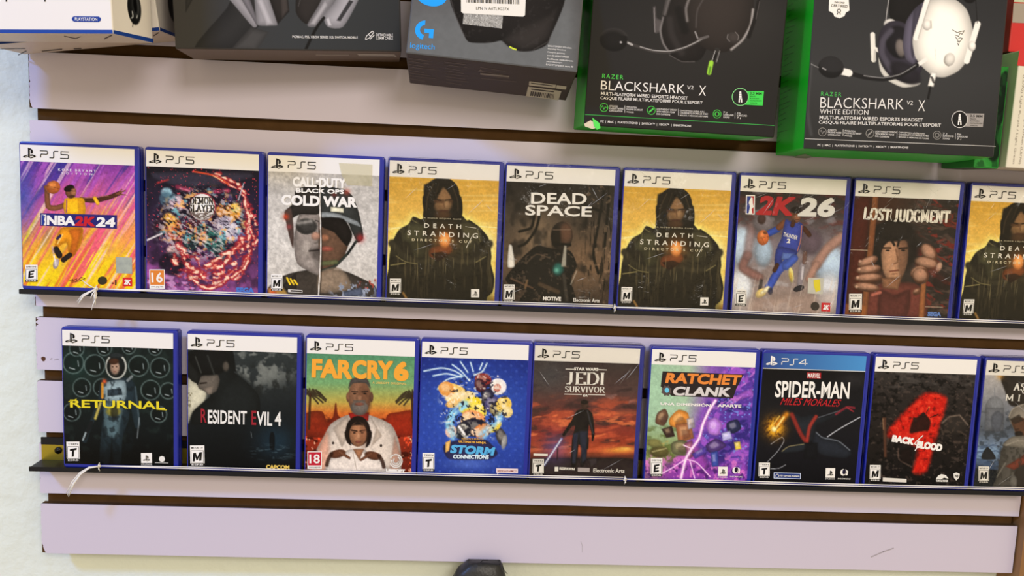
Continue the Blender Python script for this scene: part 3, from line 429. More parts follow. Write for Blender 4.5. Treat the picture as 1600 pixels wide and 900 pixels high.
def cover_sunset(A):                        # green to red dusk with palms, a tall man in white behind a youth
    A.grad([(160, '4f8a66'), (320, '76a56c'), (420, 'b8a44c'), (480, 'd0702c'), (560, 'a8341c'), (800, '5a1c12')]); A.mix(sst((A.noise(36, 26, 3) - .5) * 6) * sst((A.Y - 470) / 60) * .9, '3c1008'); A.mix(sst((A.noise(24, 30, 5) - .6) * 8) * sst((A.Y - 540) / 60), 'f0502c'); A.mix(sst((A.noise(14, 20, 6) - .68) * 10) * sst((A.Y - 560) / 60), 'ffb890')
    A.poly([(50, 480), (140, 470), (165, 520), (200, 500), (212, 430), (219, 425), (228, 490), (260, 520), (260, 600), (45, 600)], '7a2412', 6, .9); A.poly([(500, 490), (560, 475), (640, 470), (635, 600), (480, 590)], '8a2412', 6, .9)
    for cx, cy, s_ in ((75, 380, 1), (635, 390, -1)):
        for a in range(-60, 200, 22): A.line([(cx, cy), (cx + s_ * 50 * math.cos(math.radians(a)), cy - 30 * math.sin(math.radians(a))), (cx + s_ * 88 * math.cos(math.radians(a)), cy - 22 * math.sin(math.radians(a)) + 30)], 9, '3a3020', 6)
        A.line([(cx, cy), (cx - s_ * 8, 560)], 13, '3a2418', 4)
    A.poly([(100, 690), (150, 600), (190, 535), (280, 490), (400, 490), (520, 540), (560, 620), (575, 700), (560, 795), (90, 790)], 'cfc2b4', 6); A.poly([(280, 490), (300, 560), (250, 660), (200, 560)], 'b4a494', 12, .8); A.poly([(400, 490), (440, 560), (410, 660), (470, 600)], 'a89684', 12, .7); A.poly([(120, 660), (170, 580), (180, 700), (150, 790), (90, 790)], 'e08a68', 30, .5); A.poly([(540, 600), (575, 700), (560, 790), (510, 790)], 'a06a54', 20, .6)
    A.poly([(285, 478), (400, 476), (395, 520), (300, 520)], '8a1c18', 6); A.ell(346, 395, 63, 92, '8a6248', soft=5); A.ell(372, 410, 38, 80, '5c3c2a', soft=30, a=.7); A.ell(283, 395, 10, 24, '7c543c', soft=5); A.ell(412, 395, 11, 26, '5f4030', soft=5); A.poly([(286, 350), (300, 302), (346, 288), (392, 302), (408, 350), (380, 322), (312, 322)], '4a4440', 10); A.ell(346, 452, 48, 40, '6a625a', soft=14); A.ell(345, 432, 26, 9, '7a4c3c', soft=5); A.line([(316, 415), (376, 415)], 8, '5a524a', 6, .8)
    A.line([(305, 366), (336, 368)], 6, '2c221c', 5); A.line([(360, 368), (392, 364)], 6, '2c221c', 5); A.ell(320, 377, 9, 4, '1c1410', soft=4); A.ell(377, 377, 9, 4, '1c1410', soft=4); A.ell(346, 400, 14, 16, 'a4785a', soft=12, a=.6)
    A.poly([(165, 790), (180, 720), (255, 690), (300, 670), (370, 670), (400, 700), (470, 730), (490, 795)], 'd8cec4', 6); A.poly([(310, 670), (372, 670), (345, 730)], '9a6a4c', 8); A.line([(310, 690), (330, 780)], 4, 'b0a498', 4); A.ell(338, 575, 68, 80, '1f1512', soft=6); A.poly([(270, 570), (408, 570), (405, 640), (380, 662), (385, 600), (295, 600), (300, 650), (275, 630)], '1f1512', 8); A.ell(338, 592, 47, 66, 'a87452', soft=6); A.poly([(290, 560), (338, 522), (390, 560), (372, 545), (305, 545)], '1f1512', 10); A.line([(303, 570), (332, 575)], 8, '2a1a14', 5); A.line([(350, 575), (376, 570)], 8, '2a1a14', 5); A.ell(318, 584, 8, 4, '1c100c', soft=3); A.ell(362, 584, 8, 4, '1c100c', soft=3); A.ell(340, 602, 10, 14, 'bc8a66', soft=10, a=.7); A.ell(340, 632, 17, 6, '7e4638', soft=4); A.ell(370, 600, 18, 54, '7c5038', soft=24, a=.6)
    for x, y, s_ in ((225, 695, 1), (420, 705, -1)):
        A.ell(x, y, 46, 22, '5e3826', -12 * s_, 6)
        for k in range(4): A.line([(x + s_ * (10 + k * 10), y - 10 + k * 6), (x + s_ * (42 + k * 8), y + 8 + k * 5)], 13, '6c4430', 5)
        A.line([(x - s_ * 34, y), (x - s_ * 52, y + 30), (x - s_ * 60, y + 60)], 20, '2c1810', 8, .8)
    A.ell(200, 638, 7, 7, '3a302a'); A.ell(465, 652, 8, 8, '3a302a'); A.line([(50, 790), (100, 680)], 20, '2c0f0c', 20, .7); A.speckle(.08, 8, 4)
def cover_burst(A):                         # deep blue, a burst of bright paint splashes and pale streaks
    A.grad([(150, '1c2a78'), (350, '28409a'), (600, '2c46a8'), (790, '24388c')]); A.glow(350, 420, 230, '3a64c4', .6); q = (np.sin(A.X / 9.5) * np.sin(A.Y / 9.5)); A.mix(sst((q - .6) * 3) * .3, '5a7ad0')
    for p in ([(75, 225), (170, 208), (240, 222), (290, 250)], [(125, 250), (200, 238), (280, 256)], [(150, 320), (200, 270), (285, 250)], [(230, 190), (280, 225), (325, 275)], [(275, 175), (315, 230)], [(330, 178), (345, 225)], [(420, 182), (395, 225), (350, 245)], [(395, 182), (380, 215)]): A.line(p, 9, 'a8d8f0', 9, .8); A.line(p, 3, 'f4fcff', 3)
    for k, (x, y, rx, ry, r, c) in enumerate([(230, 325, 78, 36, 12, 'f2c96a'), (275, 360, 84, 30, -8, 'f6dc9a'), (200, 320, 44, 40, 30, 'e8a050'), (240, 395, 46, 22, -14, 'f0b860'), (400, 268, 46, 34, 10, '8a2c28'), (385, 300, 40, 30, 60, '4a2028'), (482, 305, 46, 44, 0, 'f0ecea'), (478, 312, 20, 22, 20, 'c87a68'), (425, 370, 36, 56, 10, '2a2840'), (455, 400, 44, 46, 20, '4c4878'), (470, 430, 30, 40, -30, '8a7c54'), (515, 400, 42, 44, 50, 'f2cc5a'), (535, 440, 30, 30, 20, 'f0d68a'), (330, 405, 66, 40, -25, 'f6d82c'), (375, 430, 50, 34, 35, 'f8e04a'), (350, 470, 66, 38, 15, 'f0a060'), (310, 480, 30, 40, 30, 'f4c890'), (350, 525, 88, 48, 0, '2c2a36'), (400, 540, 54, 36, -20, 'e07a34'), (290, 540, 40, 52, 40, '23222c'), (365, 550, 30, 20, 10, 'f2c8a4'), (505, 575, 28, 54, -20, '3c3a40'), (520, 600, 14, 40, 10, '8a8c90'), (225, 545, 30, 34, 20, 'f0b8a0'), (470, 520, 40, 20, -40, 'f0d040')]):
        A.mix(A.emask(x, y, rx, ry, r, 7), c); A.mix(A.emask(x - rx * .15, y - ry * .2, rx * .6, ry * .5, r, 16) * .35, 'fff6d8')
    A.mix(np.exp(-((A.dist_line([(300, 400), (240, 440), (215, 500), (235, 570)]) - 10) / 14) ** 2) * A.noise(18, 30, 3) * 1.6, '9adcf4'); A.mix(np.exp(-((A.dist_line([(400, 570), (440, 520), (500, 460)]) - 8) / 16) ** 2) * A.noise(18, 30, 4) * 1.6, '8ccaf0')
    n = A.noise(17, 15, 8, 2); A.mix(sst((.36 - n) * 16) * A.emask(370, 420, 180, 170, 0, 60) * .85, '1c1a2c'); A.mix(sst((n - .66) * 16) * A.emask(350, 420, 190, 190, 0, 60) * .6, 'fffbe8'); A.line([(270, 520), (300, 560)], 14, 'f8f4f0', 4); A.ell(480, 250, 5, 5, 'f4f0f8')
    A.poly([(185, 620), (300, 585), (420, 590), (485, 660), (440, 695), (215, 695)], '2a2440', 10, .85); A.poly([(195, 605), (225, 590), (215, 650), (195, 660)], 'e0b060', 4); A.glow(330, 720, 120, '6a8ae0', .5, 30)
def cover_dawnfield(A):                     # red sunset clouds over a plain, a lone figure in silhouette
    A.grad([(170, '3c3434'), (330, '58403e'), (450, '743a34'), (560, '93382c'), (650, 'b4502c'), (700, '4a2622'), (800, '241a1c')]); c_ = A.noise(130, 34, 4, 4, -6); A.mix(sst((c_ - .5) * 6) * .7 * sst((A.Y - 330) / 80) * sst((700 - A.Y) / 60), 'd4603e'); A.mix(sst((.45 - c_) * 6) * .7 * sst((700 - A.Y) / 60), '3a2a2c'); A.mix(sst((A.noise(90, 24, 8, 3, -4) - .58) * 8) * sst((A.Y - 420) / 60) * sst((680 - A.Y) / 60) * .8, 'f08450')
    A.glow(530, 650, 90, 'f6b04a', .9, 14); A.glow(560, 640, 40, 'ffd86a', .8, 9); A.glow(130, 250, 130, '4c4c50', .8, 90); A.mix(sst((A.noise(60, 30, 9) - .5) * 5) * A.emask(510, 380, 110, 40, 0, 40) * .6, '9a7470'); A.poly([(30, 700), (200, 690), (420, 690), (610, 700), (605, 805), (28, 790)], '2a2022', 14)
    A.glow(170, 640, 80, '8a6ad0', .45); A.line([(112, 728), (205, 588)], 12, '8a9cf0', 9, .8); A.line([(112, 728), (203, 592)], 5, 'f4f8ff', 3)
    A.poly([(285, 440), (320, 428), (350, 432), (375, 460), (388, 560), (380, 600), (372, 600), (370, 560), (355, 510), (350, 590), (345, 690), (330, 735), (312, 735), (318, 640), (300, 620), (290, 735), (262, 735), (262, 600), (280, 520), (262, 520), (220, 575), (208, 565), (258, 490)], '1c1718', 4); A.ell(330, 408, 20, 25, '4a342c', soft=4); A.ell(328, 392, 21, 12, '1c1412', soft=4); A.line([(345, 440), (380, 560)], 7, '4a4a54', 6, .7); A.poly([(300, 545), (350, 545), (345, 700), (320, 720)], '27304a', 12, .7); A.poly([(268, 560), (300, 550), (285, 720), (265, 720)], '2c3450', 12, .7); A.line([(352, 585), (350, 640)], 9, '15100f', 4); A.poly([(360, 700), (400, 690), (405, 720), (370, 740)], '3a3236', 8); A.line([(185, 640), (183, 700)], 8, '2c1c24', 6, .8)
def cover_rift(A):                          # green land torn from violet by a bolt of light
    A.grad([(60, '9cc0a0'), (300, 'a8c4a4'), (420, '8a5ab4'), (640, '4a2a90')], 8); A.glow(110, 300, 160, 'a8cfae', .8, 130); A.mix(sst((A.Y - 430) / 250) * sst((330 - A.X) / 100) * .8, '7c8844'); A.mix(sst((A.noise(50, 36, 3) - .48) * 5) * sst((A.Y - 440) / 100) * sst((360 - A.X) / 120) * .7, '55602c'); A.mix(sst((A.noise(30, 24, 4) - .55) * 6) * sst((A.Y - 520) / 80) * sst((240 - A.X) / 80) * .9, 'a8a060')
    v = A.noise(50, 40, 6, 3, -40, 2); s_ = sst((A.X - 330 + (A.Y - 380) * .5) / 90); A.mix(s_ * .9, '5a3aa0'); A.mix(s_ * sst((v - .5) * 6) * .8, 'a85ad0'); A.mix(s_ * sst((.42 - v) * 6) * .8, '2c2470'); A.mix(s_ * sst((A.noise(14, seed=8) - .66) * 9) * .8, '7a9af0'); A.poly([(500, 340), (640, 270), (650, 310), (560, 345)], 'c06ad8', 10, .6); A.mix(sst((A.noise(60, 14, 9, 2, -40) - .6) * 8) * s_ * .6 * sst((420 - A.Y) / 60), 'e48ae8')
    A.poly([(230, 650), (330, 600), (420, 780), (120, 795), (150, 740)], 'a84ab0', 40, .8); A.mix(sst((A.Y - 660) / 80) * .6, '8a3aa8'); A.mix(sst((A.noise(20, 26, 10) - .56) * 7) * sst((A.Y - 620) / 80) * .8, 'e07ad0'); A.mix(sst((A.noise(26, 30, 12) - .55) * 7) * sst((A.Y - 680) / 60) * .7, '3a1c5c')
    for k, (P_, c) in enumerate([([(95, 420), (140, 395), (160, 440), (135, 490), (85, 475)], '6a4c3a'), ([(165, 450), (215, 400), (270, 415), (280, 470), (215, 500), (170, 490)], 'd88c3c'), ([(200, 480), (290, 470), (310, 560), (220, 590)], 'a86a44'), ([(120, 510), (180, 490), (200, 550), (150, 560)], '3c2c26'), ([(180, 590), (240, 570), (300, 600), (280, 660), (190, 650)], '6a6a4c'), ([(265, 450), (305, 440), (315, 500), (275, 510)], 'b8b0b8'), ([(255, 590), (300, 570), (320, 660), (280, 680)], '8a4a72')]):
        A.poly(P_, c, 8); cx = sum(p[0] for p in P_) / len(P_); cy = sum(p[1] for p in P_) / len(P_); A.poly([((p[0] + cx) / 2 - 6, (p[1] + cy) / 2 - 8) for p in P_], 'f0d0a0', 16, .35); A.poly([((p[0] + cx) / 2 + 10, (p[1] + cy) / 2 + 12) for p in P_], '2a1c20', 16, .35)
    A.ell(110, 640, 55, 34, '5a5430', soft=14); A.ell(80, 590, 40, 24, '7c7a48', soft=14); A.line([(70, 640), (150, 620)], 8, 'c8c088', 8, .6)
    for P_, c in [([(385, 470), (430, 440), (470, 480), (450, 540), (395, 530)], 'b47ad8'), ([(500, 470), (560, 450), (585, 500), (540, 530), (505, 515)], '262a48'), ([(470, 530), (520, 515), (535, 560), (480, 575)], 'b8b4e8'), ([(380, 600), (440, 560), (500, 600), (440, 640), (400, 640)], '4a346e'), ([(545, 580), (580, 575), (590, 620), (555, 625)], 'd8c04a'), ([(410, 640), (450, 630), (460, 720), (420, 725)], '3a4a9c'), ([(300, 650), (380, 605), (390, 640), (320, 680)], '5440a0')]:
        A.poly(P_, c, 9); cx = sum(p[0] for p in P_) / len(P_); cy = sum(p[1] for p in P_) / len(P_); A.poly([((p[0] + cx) / 2 - 5, (p[1] + cy) / 2 - 7) for p in P_], 'e8e0ff', 14, .35)
    for w_, c in ((22, 'e89af0'), (9, 'fff0ff')): A.line([(430, 345), (395, 400), (360, 480), (340, 560), (300, 620), (265, 680), (240, 790)], w_, c, w_)
    for p in ([(265, 680), (330, 700), (410, 780)], [(265, 680), (190, 730), (100, 780)], [(300, 620), (250, 600)], [(290, 690), (320, 790)]): A.line(p, 6, 'ffd0ff', 6)
def cover_night(A):                         # black, a fiery burst, red swoosh and thin pale lines
    A.grad([(170, '141315'), (400, '1a1a1e'), (640, '15151b'), (830, '0d0d12')]); A.glow(600, 230, 90, '2c2a2c', .8, 40)
    A.poly([(205, 430), (240, 412), (300, 440), (360, 430), (440, 440), (540, 395), (600, 385), (540, 415), (440, 465), (390, 490), (370, 570), (330, 590), (270, 520), (230, 450)], '22262c', 10); A.line([(245, 430), (300, 540), (335, 585)], 26, '8a2a24', 12, .85); A.line([(385, 440), (350, 500), (338, 580)], 22, 'a8342a', 12, .8); A.line([(500, 425), (560, 385), (605, 388)], 12, '7a2630', 8); A.line([(560, 385), (600, 408)], 7, '9a2c34', 6); A.line([(400, 445), (520, 405)], 5, '6a7078', 5, .7)
    A.poly([(385, 520), (420, 555), (520, 575), (590, 625), (600, 655), (560, 675), (430, 660), (370, 600)], '22262e', 10); A.line([(390, 530), (430, 560), (520, 578), (590, 630)], 6, '8a929c', 7, .7); A.poly([(190, 650), (220, 615), (330, 590), (370, 610), (300, 640)], '20242a', 8); A.line([(195, 640), (235, 612), (320, 598)], 5, 'b0a070', 6, .7); A.poly([(330, 590), (400, 590), (400, 680), (320, 680)], '131418', 20)
    A.line([(455, 555), (520, 510), (640, 440)], 4, 'd8dce4', 3); A.line([(110, 705), (170, 640), (205, 580), (190, 560), (130, 600)], 3, 'c8ccd4', 3, .8); A.line([(130, 742), (180, 738), (218, 718)], 3, 'c8ccd4', 3, .8)
    A.glow(150, 505, 62, 'b86a14', .7); f = A.noise(13, 22, 5, 3, 40); A.mix(sst((f - .38) * 6) * np.exp(-(np.hypot((A.X - 150) / 44, (A.Y - 505) / 46)) ** 2) * 1.4, 'f6b42c'); A.line([(165, 490), (215, 430)], 34, 'e08a20', 30, .8); A.line([(150, 520), (200, 445)], 9, 'ffe68a', 9); A.line([(130, 500), (175, 440)], 7, 'ffd060', 8, .8); A.ell(145, 515, 15, 15, 'ffe9a0', soft=14)
def cover_red(A):                           # black tangle with one great red numeral shape
    A.grad([(150, '34302e'), (300, '2a2523'), (600, '1c1817'), (800, '121011')]); A.mix(sst((A.noise(26, 20, 3) - .5) * 6) * .7, '0e0d0d'); A.mix(sst((A.noise(60, 30, 4) - .55) * 6) * .5 * sst((280 - A.Y) / 60), '55504c'); A.mix(sst((A.noise(20, 16, 5) - .62) * 8) * .5, '5a4c44')
    P = [(370, 275), (490, 290), (500, 330), (440, 540), (395, 715), (315, 720), (335, 580), (165, 520), (175, 470)]; n = A.noise(18, seed=6)
    A.mix(np.clip(A.pmask(P, 36) * (.7 + .7 * n), 0, 1), 'c81e14'); A.mix(A.pmask(P, 60) * sst((n - .55) * 6) * .6, 'f04a30'); A.mix(A.pmask(P, 30) * sst((.4 - n) * 7) * .6, '5a0f0c')
    A.poly([(300, 440), (330, 410), (370, 385), (410, 430), (400, 480), (350, 490), (290, 500)], '1c1210', 14, .9); A.line([(385, 385), (402, 350)], 5, '3a2018', 3); A.line([(410, 410), (455, 390)], 5, '1c1210', 4); A.ell(368, 395, 12, 14, '231614', soft=5); A.ell(320, 425, 14, 14, '2c1a16', soft=5); A.ell(400, 353, 6, 5, 'f07a40', soft=5)
    A.ell(550, 450, 80, 60, '2c2724', soft=12); A.mix(np.exp(-((A.dist_line([(480, 440), (520, 405), (580, 395), (630, 450)])) / 5) ** 2) * .8, '7c6c60'); A.mix(sst((A.noise(22, 14, 9) - .55) * 8) * A.emask(550, 500, 90, 100, 0, 40) * .7, '4a3e36'); A.poly([(128, 410), (150, 412), (158, 640), (140, 640)], '4c3226', 8); A.line([(130, 420), (135, 480)], 7, '8a6a50', 6, .8); A.line([(225, 590), (230, 650), (300, 690)], 9, '5a4840', 6, .7); A.poly([(230, 600), (300, 580), (310, 680), (240, 660)], '1a1110', 16, .8)
def cover_hood(A):                          # moonlit river town and a person in a pale hood
    A.grad([(160, 'c0bcbc'), (330, '8a8e98'), (480, '566070'), (560, '7c92b0'), (640, '587094'), (800, '1c222e')]); A.mix(sst((A.noise(30, 22, 3) - .5) * 6) * sst((A.Y - 330) / 80) * .6, '2c333c'); A.ell(760, 350, 56, 62, '7c8088', soft=6, a=.8); A.poly([(705, 350), (815, 350), (815, 480), (700, 480)], '6a6e78', 8, .7); A.line([(757, 240), (757, 300)], 5, '8a8e96', 4)
    A.poly([(640, 560), (800, 570), (780, 650), (640, 640)], '8cacd0', 14, .7); A.mix(sst((A.noise(40, 8, 5) - .5) * 6) * A.pmask([(640, 540), (800, 540), (780, 720), (640, 700)], 20) * .6, '3a4e70'); A.poly([(690, 610), (720, 570), (760, 610), (770, 640), (690, 640)], '1c2028', 6); A.poly([(740, 400), (780, 365), (815, 400), (790, 480), (750, 480)], '4c5260', 14, .6)
    A.poly([(800, 165), (1300, 175), (1300, 340), (860, 340), (820, 260)], '2a2422', 14); A.glow(790, 170, 22, 'd8a048', .8)
    A.poly([(640, 690), (780, 700), (800, 805), (640, 800)], '151a22', 12); A.poly([(780, 740), (800, 600), (830, 540), (900, 505), (1060, 500), (1180, 600), (1230, 810), (760, 805)], '55524e', 6); A.poly([(900, 660), (960, 620), (960, 800), (860, 800)], '2c2624', 20); A.poly([(830, 680), (960, 600), (1000, 640), (880, 700)], '7c3a2c', 12); A.mix(sst((A.noise(20, 26, 7) - .52) * 6) * A.pmask([(780, 560), (1100, 560), (1100, 800), (770, 800)], 20) * .6, '33302d')
    A.poly([(842, 400), (870, 350), (930, 325), (1000, 330), (1060, 400), (1060, 520), (900, 520), (875, 470)], '8c857c', 6); A.poly([(860, 420), (905, 400), (950, 420), (960, 500), (900, 505), (878, 470)], '5a3c2c', 8); A.poly([(850, 415), (905, 385), (930, 420), (880, 440)], '2c2420', 10, .8); A.line([(884, 470), (905, 468)], 5, '2a1a14', 4); A.ell(905, 495, 24, 16, '1c1412', soft=8); A.poly([(810, 560), (870, 510), (1060, 505), (1100, 560), (960, 580), (880, 570)], '7c776f', 8); A.line([(830, 560), (900, 535), (980, 540)], 6, 'b4aea4', 6, .6); A.line([(845, 400), (868, 355), (930, 330)], 5, 'd0c8bc', 5, .6); A.line([(780, 740), (830, 660)], 8, '8c8880', 6, .6); A.ell(880, 770, 22, 40, '7a7874', soft=14, a=.8)
# ------------------------------------------------------------------ the setting: plaster wall, slatted display panel
PITCH, GAP, ZTOP, PW = 0.077683, 0.0136, 1.572366, 1.243
WALL_Y = 0.034
wl = MB(); wl.box(-1.2, WALL_Y, 0, 3.2, WALL_Y + 0.1, 2.9); o = wl.build('wall_back', M['plaster']); o['kind'] = 'structure'; o['label'] = 'textured off-white plaster wall behind the slatted panel'
fl = MB(); fl.box(-1.2, -3.6, -0.05, 3.2, WALL_Y, 0); o = fl.build('floor', mat('floor_tile', '8f8880', 0.6)); o['kind'] = 'structure'; o['label'] = 'plain floor below the display'

panel = thing('slatwall_panel', 'pale lavender slatted display panel with brown grooves on the plaster wall', 'display panel', loc=(0, 0, ZTOP)); panel['kind'] = 'structure'
rnd = random.Random(5)
core = MB(); core.box(0.0045, 0.0105, -8.0 * PITCH + GAP + .001, PW - .002, 0.019, 5.0 * PITCH, 0)
for k in range(-4, 8):
    z1 = -k * PITCH; z0 = z1 - (PITCH - GAP)
    core.box(0.0004, 0.0006, z0 + .0006, PW - .0003, 0.0110, z1 - .0006, 0)
core.build('core_board', M['mdf'], panel)
for k in range(-4, 8):
    z1 = -k * PITCH; z0 = z1 - (PITCH - GAP); L = []; n = 34
    for q in range(n + 1):
        z = z1 - .0012 - (z1 - z0 - .0024) * q / n
        d = 0.0002 + 0.0011 * rnd.random() ** 3
        if k == 3 and q > 28: d += .001
        if k == 4 and q < 7: d += (0.0035 if q % 3 == 1 else .0008 * rnd.random())
        if k == 7 and q > 26: d += .0045 * ((q - 26) / 8) ** 1.4
        if k == 0: d += .0012 * rnd.random() + (.003 * (q - 29) / 5 if q > 29 else 0)
        L.append((d, z))
    out = L + [(L[-1][0] + .0016, z0)] + [(PW - .0004, z0), (PW, z0 + .0005), (PW, z1 - .0005), (PW - .0004, z1)] + [(L[0][0] + .0016, z1)]
    s_ = MB(); s_.prism(out, 0.0, 0.0012, 0, 0)
    s_.build('slat_face', M['melamine'], panel)
sp = MB(); hp = [(0.0086 + .0026 * math.cos(a) * (1 + .2 * math.sin(3*a)), -4 * PITCH - .0508 + .0030 * math.sin(a)) for a in [2*math.pi*q/10 for q in range(10)]]
sp.prism(hp, -0.0002, 0.0002); sp.build('knocked_hole', ink('5a3b2c', .9), panel)
sc_ = MB()
F0 = Face((0, 0, 0), (1, 0, 0), (0, 0, 1), (0, -1, 0), (0.0, -8*PITCH, 1.243, 0.0), [(43, 80), (1600, 155), (66, 884), (1580, 984)])
def scuff(u0, v0, u1, v1, wd):
    V, Fc = stroke_uv([(u0, v0), ((u0+u1)/2 + .001, (v0+v1)/2 + .0012), (u1, v1)], wd, wd); sc_.add([(x, -.00015, z) for x, z in V], Fc)
scuff(1.052, -.590, 1.081, -.577, .0016); scuff(.672, -.577, .675, -.592, .0005); scuff(.0165, -.362, .0185, -.3615, .0008); scuff(.021, -.3625, .027, -.362, .0009)
sc_.build('scuff_mark', ink('a8a0a8', .6), panel)
trim = MB(); trim.box(PW + .002, -0.012, 0.3, PW + .12, WALL_Y, 1.105); o = trim.build('trim_1', mat('tan_wood', '9a6f42', 0.6, vary=(14, .6, '7d5630'))); o['kind'] = 'structure'; o['label'] = 'tan wooden board beside the end of the slatted panel'

# ------------------------------------------------------------------ ledges, cords
LZ = {1: 1.29849, 2: 1.08540}
def ledge(row, x0, label):
    t = thing('display_ledge', label, 'ledge', 'black ledges hooked into the slatted panel', (x0, 0, LZ[row])); L = 1.238 - x0
    b = MB(); b.prism(fillet(0, -.0046, L, 0, .0006, 2), -.0292, -.0006)
    b.prism(fillet(0, -.0046, L, .0010, .0008, 2), -.0304, -.0288); b.build('tray', M['black'], t)
    if row == 2:
        b = MB(); b.box(.001, -.0024, .0195, L, -.0004, .0285); b.build('hook_strip', M['black'], t)
        b = MB(); b.box(.001, -.0016, .0, L, -.0003, .0195); b.build('back_strip', M['brass'], t)
        b = MB(); b.prism([(.0215 + .0042*math.cos(2*math.pi*q/20), .0125 + .0042*math.sin(2*math.pi*q/20)) for q in range(20)], -.0034, -.0016)
        b.prism([(.0215 + .0020*math.cos(2*math.pi*q/6), .0125 + .0020*math.sin(2*math.pi*q/6)) for q in range(6)], -.0040, -.0034); b.build('screw', M['screw'], t, True)
    return t
ledge(1, -.0022, 'thin black ledge under the upper row of game cases')
ledge(2, .0030, 'thin black ledge under the lower row with brass strip and screw showing at its end')
def cord(row, x0, x1, label, tail=None, z0=.0045, z1=.0045):
    t = thing('tie_cord', label, 'cord', 'white cords tied along the two ledges', (x0, -.0312, LZ[row] + z0)); L = x1 - x0
    for s_ in (0, 1):
        b = MB(); b.tube([(L*q/24, .0004*s_, .0022*s_*math.sin(math.pi*min(1, q/6)/2) + (z1 - z0)*q/24 - .0012*math.sin(math.pi*q/24)) for q in range(25)], .00062, 6); b.build('strand', M['cord'], t, True)
    if tail:
        b = MB()
        for q in range(9):
            a = q*.9; b.tube([(.0016*math.cos(a), -.0004+.0012*math.sin(a), .0012*math.sin(a*1.7)), (.0018*math.cos(a+1.3), -.001, .0016*math.sin(a+2)), (-.001*math.cos(a), .0004, .0012*math.cos(a))], .0007, 5)
        b.tube([(0, .001, .0035), (0, -.0016, .001), (0, -.0016, -.003), (0, .001, -.0062)], .0008, 6)
        b.build('knot', M['cord'], t, True)
        for P, n, spread in tail:
            b = MB()
            for q in range(n):
                r_ = random.Random(q*7+1); dx, dz = (r_.random()-.5)*spread, (r_.random()-.5)*spread
                b.tube([(P[i][0] + dx*i/len(P), P[i][1] - .0006*q % .002, P[i][2] + dz*i/len(P)) for i in range(len(P))], [.0007]*(len(P)-1) + [.0004], 5)
            b.build('loose_end', M['cord'], t, True)
    return t
cord(1, .0863, .691, 'white cord along the upper ledge from its frayed knot below the purple streaked case', [([(0,0,0),(-.006,-.002,-.003),(-.014,-.003,-.008),(-.020,-.003,-.0165)], 5, .004), ([(0,0,0),(-.002,-.003,-.007),(-.003,-.003,-.014)], 6, .012), ([(0,0,0),(.001,-.003,-.010),(-.002,-.003,-.018),(-.0045,-.002,-.0255)], 2, .003), ([(0,0,0),(-.008,-.001,.004),(-.015,0,.0085)], 2, .003)])
cord(1, .693, 1.236, 'white cord along the upper ledge from the small knot under the second gold case', [([(0,0,0),(.001,-.002,-.004),(.0,-.002,-.006)], 1, .002)], z1=.0025)
cord(2, .0855, .716, 'white cord along the lower ledge with a long looped tail hanging at its knot', [([(0,0,0),(-.010,-.003,-.001),(-.020,-.004,-.008),(-.029,-.004,-.020),(-.036,-.004,-.035)], 5, .005)])
cord(2, .718, 1.236, 'white cord along the lower ledge from the small knot beside the green and violet case', [([(0,0,0),(.001,-.002,-.004),(.0,-.002,-.006)], 1, .002)])

# ------------------------------------------------------------------ game cases
CW, CH, CD, LIPL, LIPR, LIPT, LIPB, HEAD = .135, .1702, .014, .0014, .0056, .0036, .0045, .0186
_shell = None
def shell_mesh():
    prof = [(-.0070, .0013), (-.0067, .0005), (-.0060, 0), (-.0005, 0), (-.0002, .0006), (.0003, .0006), (.0006, 0), (.0060, 0), (.0067, .0005), (.0070, .0013)]
    V, Fc = [], []; n = 24
    for y, s_ in prof: V += [(x, y, z) for x, z in fillet(-CW/2 + s_, s_, CW/2 - s_, CH - s_, .0032 - s_*.5)]
    for a in range(len(prof) - 1):
        for q in range(n): Fc.append((a*n+q, (a+1)*n+q, (a+1)*n+(q+1)%n, a*n+(q+1)%n))
    Fc += [tuple(range(n)), tuple((len(prof)-1)*n + q for q in reversed(range(n)))]
    b = MB(); b.add(V, Fc)
    # raised thumb edge along the opening side
    b.box(CW/2 - .0035, -.0074, .012, CW/2 - .0012, -.0066, CH - .022)
    return b
FY = -CD / 2
